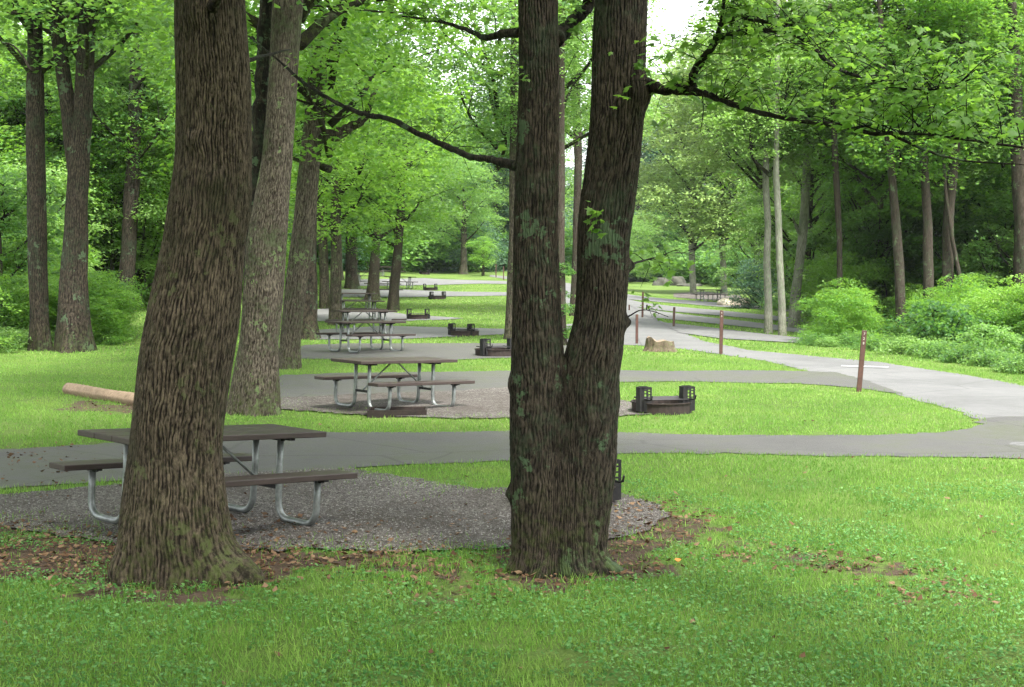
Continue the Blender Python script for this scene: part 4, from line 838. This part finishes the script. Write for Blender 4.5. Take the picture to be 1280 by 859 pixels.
# ------------------------------------------------------------------ picnic tables
def rotz(a): return np.array([[math.cos(a), -math.sin(a), 0], [math.sin(a), math.cos(a), 0], [0, 0, 1]])
TL, TW, BO = 1.88, .78, .68
def picnic_table(label, group):
    root = thing('picnic_table', label, 'picnic table', (0, 0, 0), group=group)
    pw = (TW - .012) / 3
    pm = MB().box((0, 0, 0), (TL, pw - .006, .046), bev=.005).mesh('plank', M['plank'])
    for k in range(3): link('plank', pm, root, (0, (k - 1) * pw, .737))
    bm = MB().box((0, 0, 0), (TL, .25, .046), bev=.005).mesh('bench_seat', M['plank'])
    for s in (-1, 1): link('bench_seat', bm, root, (0, s * BO, .437))
    leg = None
    for sx in (-1, 1):
        for sy in (-1, 1):
            x = sx * .62; R = .13; r = .029
            P_ = [(x, sy * .17, .70), (x, sy * .17, .45), (x, sy * .175, R + .08)]
            P_ += [(x, sy * (.18 + R * (1 - math.cos(t))), r + R * (1 - math.sin(t))) for t in np.linspace(.1, math.pi / 2, 6)]
            P_ += [(x, sy * (BO - R * (1 - 0) + R * math.sin(t) * 1.0), r + R * (1 - math.cos(t))) for t in np.linspace(0, math.pi / 2, 6)]
            P_ += [(x, sy * BO, .25), (x, sy * BO, .40)]
            link('leg', MB().tube(P_, r, 10).mesh('leg', M['galv'], True), root)
            link('seat_bracket', MB().box((x, sy * BO, .405), (.05, .22, .012)).box((x, sy * (BO - .0), .392), (.035, .12, .014)).mesh('seat_bracket', M['iron']), root)
        link('top_support', MB().box((sx * .62, 0, .701), (.05, .66, .022)).box((sx * .62, 0, .683), (.036, .42, .014)).mesh('top_support', M['iron']), root)
        link('crossbar', MB().box((sx * .62, 0, .285), (.03, .33, .035)).mesh('crossbar', M['iron']), root)
        link('brace', MB().tube([(sx * .60, .02, .29), (sx * .06, .02, .705)], .013, 8).mesh('brace', M['galv'], True), root)
    return root
tabs = [  # x, y, yaw, tilt, label
 None, None]
def place(t, p_, yaw, tilt=0, tc=0, dz=0.0):
    t.location = (float(p_[0]), float(p_[1]), float(p_[2] + dz)); a = yaw
    from mathutils import Matrix
    ta = tilt; A = Vector((math.cos(a) * math.cos(ta), math.sin(a) * math.cos(ta), math.sin(ta))); B = Vector((-math.sin(a), math.cos(a), tc)).normalized(); Nn = A.cross(B).normalized(); B = Nn.cross(A)
    t.rotation_euler = Matrix((A, B, Nn)).transposed().to_euler()
TG = 'brown picnic tables with galvanised pipe frames'
t = picnic_table('nearest brown picnic table, half hidden by the big leaning oak', TG)
place(t, G(-2.52, 11.0), math.radians(47), math.radians(-3.2), math.radians(.8), .045)
def at_table(px, py, yaw, label, tilt=-1.0, s=1.0):
    c = copy_thing(t, (0, 0, 0), None, s, label, TG); place(c, at(px, py), math.radians(yaw), math.radians(tilt)); return c
c = copy_thing(t, (0, 0, 0), None, None, 'second picnic table on its gravel pad, fully in view beside a low fire box', TG); place(c, G(-1.82, 20.9), math.radians(43), math.radians(-1.6), math.radians(1), 0.0)
at_table(457, 440, 40, 'third picnic table, in front of another one almost in line')
at_table(455, 419, 30, 'fourth picnic table, its benches showing behind the third')
at_table(447, 401, 20, 'light topped picnic table just right of the slim mossy trunk')
at_table(444, 388, 18, 'pale picnic table behind the slim mossy trunk, above the other')
at_table(478, 372, 18, 'picnic table behind the two leaning trunks')
at_table(500, 361, 20, 'picnic table right of the leaning trunks on pale gravel')
at_table(460, 353, 14, 'far picnic table left of the left leaning trunk')
at_table(488, 346, 16, 'farthest picnic table, between the two leaning trunks')
at_table(888, 377, 25, 'lone picnic table beyond the road near the dark boulders')
at_table(815, 346, 10, 'tiny picnic table beyond the boulders at the wood edge', 0)

# ------------------------------------------------------------------ fire rings
def fire_ring(label, group):
    root = thing('fire_ring', label, 'fire ring', (0, 0, 0), group=group)
    n = 28; R, t_, h = .45, .012, .15; V = []; F = []
    for r, z in ((R, -.03), (R, h), (R + .02, h), (R + .02, h + .015), (R - t_, h + .015), (R - t_, -.03)):
        for k in range(n): V.append((r * math.cos(k * 2 * math.pi / n), r * math.sin(k * 2 * math.pi / n), z))
    for i in range(5):
        for k in range(n): F.append((i * n + k, i * n + (k + 1) % n, (i + 1) * n + (k + 1) % n, (i + 1) * n + k))
    me = MB().add(V, F).mesh('ring', M['rust'], False); link('ring', me, root)
    g = np.random.default_rng(3); rr = [0, .2, .32, .44]; V = [(0, 0, .09)] + [(r * math.cos(a), r * math.sin(a), .06 + g.random() * .04) for r in rr[1:] for a in np.arange(16) * math.pi / 8]
    F = [(0, 1 + k, 1 + (k + 1) % 16) for k in range(16)] + [(1 + i * 16 + k, 17 + i * 16 + k, 17 + i * 16 + (k + 1) % 16, 1 + i * 16 + (k + 1) % 16) for i in range(2) for k in range(16)]
    link('ash_bed', MB().add(V, F).mesh('ash_bed', M['ash'], True), root)
    for sx in (-1, 1):      # folded brackets with slots for the grate
        mb = MB(); x = sx * .34
        for y in (-.29, -.13):
            mb.box((x, y, .33), (.16, .012, .24)) if False else None
            mb.box((x - .075, y, .22), (.07, .014, .36)).box((x + .065, y, .22), (.024, .014, .36)).box((x - .01, y, .385), (.13, .014, .04)).box((x - .01, y, .12), (.13, .014, .17))
            for q in range(3): mb.box((x + .03, y, .24 + q * .05), (.055, .010, .016))
        mb.box((x - .105, -.21, .22), (.012, .16, .36)); link('bracket', mb.mesh('bracket', M['iron']), root)
    mb = MB()
    for q in range(13): mb.tube([(-.34, -.30 + q * .045, .21), (.34, -.30 + q * .045, .21)], .006, 5)
    mb.box((-.34, -.03, .21), (.02, .58, .02)).box((.34, -.03, .21), (.02, .58, .02)); link('grate', mb.mesh('grate', M['iron']), root)
    for sx in (-1, 1): link('handle', MB().tube([(sx * .34, -.28, .22), (sx * .34, -.42, .22), (sx * .34, -.50, .24), (sx * .34, -.52, .29)], .012, 6).mesh('handle', M['iron']), root)
    return root
FGp = 'rusty steel fire rings with grate brackets'
fr = fire_ring('nearest whole rusty fire ring on the first grass island', FGp); p_ = at(827, 515); fr.location = p_.tolist(); fr.rotation_euler = (0, 0, math.radians(14))
for px_, py_, a, s, lb in ((707, 627, 20, 1.0, 'black fire ring mostly hidden behind the twin tree'), (619, 445, 28, 1.05, 'rusty fire ring just left of the twin tree at the second island'),
    (581, 420, -25, .95, 'dark fire ring with raised brackets near the third table'), (523, 399, 5, 1.0, 'fire ring on the lawn right of the light topped table'),
    (546, 374, 20, 1.0, 'fire ring with an arched grate on the far lawn'), (538, 363, 5, 1.0, 'smaller fire ring behind the arched one'), (531, 343, 0, 1.0, 'far fire ring at the end of the lawn, right of the farthest tables')):
    p_ = at(px_, py_); copy_thing(fr, p_, (0, 0, math.radians(a)), s, lb, FGp)
# low steel fire box at the corner of the second pad
p_ = at(497, 519); b = thing('fire_box', 'low rusty open fire box at the foot of the second table', 'fire box', p_, (0, 0, .05))
link('box_wall', MB().box((0, -.27, .03), (.86, .02, .14)).box((0, .27, .03), (.86, .02, .14)).box((-.42, 0, .03), (.02, .52, .136)).box((.42, 0, .03), (.02, .52, .136)).mesh('box_wall', M['rust']), b)
link('ash_bed', MB().box((0, 0, .0), (.81, .51, .02)).mesh('ash_bed', M['ash']), b)
p_ = at(407, 385); b = thing('wood_box', 'small rusty red box on the lawn left of the slim mossy trunk', 'fire box', p_, (0, 0, .2)); link('box_wall', MB().box((0, 0, .12), (.55, .4, .34), bev=.01).mesh('box_wall', M['rust']), b)
p_ = at(499, 401); b = link('ground_grate', MB().box((0, 0, .03), (.55, .3, .07), bev=.008).mesh('ground_grate', M['rust']), None, p_); tag(b, 'low dark metal plate on the grass left of a far fire ring', 'metal plate')

# ------------------------------------------------------------------ marker posts
def marker_post(px, pyb, pyt, wid, lean, label, digits, Y=None, px_t=None):
    p_ = at(px, pyb) if Y is None else pl(px, pyb, Y); zt = pl(px, pyt, p_[1])[2]; h = zt - p_[2]
    r = thing('marker_post', label, 'marker post', p_, (0, math.radians(lean), 0), 'red brown site marker posts')
    link('post', MB().box((0, 0, h / 2 - .1), (h + .2, .045, wid), bev=.006).mesh('p', M['post']), r, (0, 0, 0)).rotation_euler = (0, 0, 0)
    me = MB().box((0, 0, 0), (h + .2, wid, .03), R=[[0, 0, 1], [0, 1, 0], [-1, 0, 0]], bev=.005).mesh('post', M['post'])
    for c_ in list(r.children): bpy.data.objects.remove(c_)
    o = link('post', me, r, (0, 0, h / 2 - .1)); o.rotation_euler = (0, 0, math.pi / 2)
    for k, dg in enumerate(digits):
        cu = bpy.data.curves.new('numeral', 'FONT'); cu.body = dg; cu.size = wid * .7; cu.align_x = 'CENTER'; cu.align_y = 'CENTER'; cu.extrude = .0015
        t_ = bpy.data.objects.new('numeral', cu); C.objects.link(t_); dgp = bpy.context.evaluated_depsgraph_get(); me = bpy.data.meshes.new_from_object(t_.evaluated_get(dgp)); bpy.data.objects.remove(t_)
        me.materials.clear(); me.materials.append(M['white']); q = link('numeral', me, r, (0, -.0185, h - .06 - k * wid * .95)); q.rotation_euler = (math.pi / 2, 0, 0)
    return r
marker_post(1073.5, 490, 413, .088, 4.5, 'nearest red brown marker post on the first island, leaning and numbered', '728')
marker_post(901, 443, 388, .085, .8, 'tall upright numbered marker post at the road edge right of the stump', '66')
marker_post(796, 430, 393, .075, 0, 'marker post beside the road between the twin tree and the stump', '')
marker_post(803, 397, 365, .08, 1, 'far marker post seen above the post by the stump', '')
marker_post(842, 409, 384, .08, 1.5, 'far marker post on the tip of the pale spur beyond the stump', '')
marker_post(620, 347, 330, .08, 0, 'tiny marker post at the far end of the road, left of its twin', '')
marker_post(629.5, 350, 333, .08, 0, 'tiny marker post nearest the slim mossy trunk', '')
marker_post(786.5, 388, 381, .07, 0, 'very short far stake beside the twin tree', '')

# ------------------------------------------------------------------ stump, log, rocks, gravel heap
p_ = at(825, 439); b = thing('tree_stump', 'weathered tree stump beside the road', 'stump', p_)
zs = np.arange(-.1, .27, .02); n = len(zs); r = np.interp(zs, [-.1, 0, .10, .27], [.47, .42, .36, .33]); V, F, h = trunk_mesh('s', zs, np.zeros(n), np.zeros(n), r, None, 48, 9.1, .05, (.12, .5), .12, .1, .9, .03)
V[:, 2] += np.where(V[:, 2] > .2, (.02 * np.sin(V[:, 0] * 17) + .09 * np.exp(-((V[:, 0] + .27) ** 2) / .008)), 0); link('trunk', mesh_np('trunk', V, [F[0]], [M['stump']], True, {'bark': h}), b)
link('cut_face', mesh_np('cut_face', np.concatenate([V[(n - 1) * 48:n * 48] * [.97, .97, 1], [[0, 0, .21]]]), np.stack([np.arange(48), (np.arange(48) + 1) % 48, np.full(48, 48)], 1), [M['cut']]), b)
pa, pb = at(86, 492), at(186, 509); b = thing('fallen_log', 'bare orange brown log lying on the grass behind the big leaning oak', 'log', (pa + pb) / 2)
c0 = (pa + pb) / 2; n = 40; tt = np.linspace(0, 1, n); Pq = pa + (pb - pa) * tt[:, None] + [0, 0, .07] - c0; rr4 = .112 * (1 + .04 * np.sin(tt * 9)); V, F = tube(Pq, rr4, 20); V = V + .006 * np.sin(V * 37) + .006 * np.sin(V[:, [1, 2, 0]] * 61) 
k = np.abs(((V - (pa - c0)) @ ((pb - pa) / np.linalg.norm(pb - pa))) - .20) < .022; ax = (pb - pa) / np.linalg.norm(pb - pa); rad_ = V - (Pq[0] + ((V - Pq[0]) @ ax)[:, None] * ax); V[k] -= rad_[k] * .22
me = bpy.data.meshes.new('log'); me.from_pydata([tuple(v) for v in V], [], F); me.polygons.foreach_set('use_smooth', np.ones(len(me.polygons), bool)); me.materials.append(M['log']); link('log_body', me, b)
def rock(px, py, sx, sy, sz, seed, mat, name, label, cat, flat=0.0):
    import bmesh
    bm = bmesh.new(); bmesh.ops.create_icosphere(bm, subdivisions=4, radius=1.0); g = random.Random(seed); ph = [g.uniform(0, 6) for _ in range(6)]
    for v in bm.verts:
        c_ = v.co; d_ = 1 + .14 * math.sin(c_.x * 2.3 + ph[0]) * math.cos(c_.y * 2.9 + ph[1]) + .09 * math.sin(c_.z * 4.1 + ph[2] + c_.x * 3) + .05 * math.sin(c_.x * 9 + ph[3]) * math.sin(c_.y * 8 + ph[4])
        v.co = c_ * d_; v.co.x *= sx; v.co.y *= sy; v.co.z = max(-.3, min(v.co.z, .8)) * sz
    me = bpy.data.meshes.new(name); bm.to_mesh(me); bm.free(); me.polygons.foreach_set('use_smooth', np.ones(len(me.polygons), bool)); me.materials.append(M[mat]); p_ = at(px, py); tag(link(name, me, None, p_), label, cat)
rock(828, 357, 1.0, .8, 1.0, 1, 'boulder', 'boulder', 'dark left boulder of two at the far wood edge', 'boulder')
rock(846, 357, .95, .8, 1.15, 2, 'boulder', 'boulder', 'dark right boulder of two, split face toward the lawn', 'boulder')
rock(862, 358, 1.2, .8, .35, 3, 'boulder', 'flat_rock', 'low flat rock right of the two dark boulders', 'rock')
rock(918, 382, 1.0, .7, .55, 4, 'sand', 'gravel_heap', 'pale tan heap of gravel beyond the road', 'gravel heap')

# ------------------------------------------------------------------ damp air between the trees
hz = bpy.data.materials.new('haze'); hz.use_nodes = True; hz.node_tree.nodes.clear()
ho = hz.node_tree.nodes.new('ShaderNodeOutputMaterial'); hv = hz.node_tree.nodes.new('ShaderNodeVolumePrincipled')
hv.inputs['Color'].default_value = (.86, .92, .95, 1); hv.inputs['Density'].default_value = .00014; hv.inputs['Anisotropy'].default_value = .2
hz.node_tree.links.new(hv.outputs[0], ho.inputs['Volume'])
me = MB().box((0, 320, 26), (880, 800, 56)).mesh('haze', hz); o = link('haze', me); tag(o, 'thin damp air hanging between the trees', 'haze', None, 'stuff')
SC.cycles.volume_bounces = 1
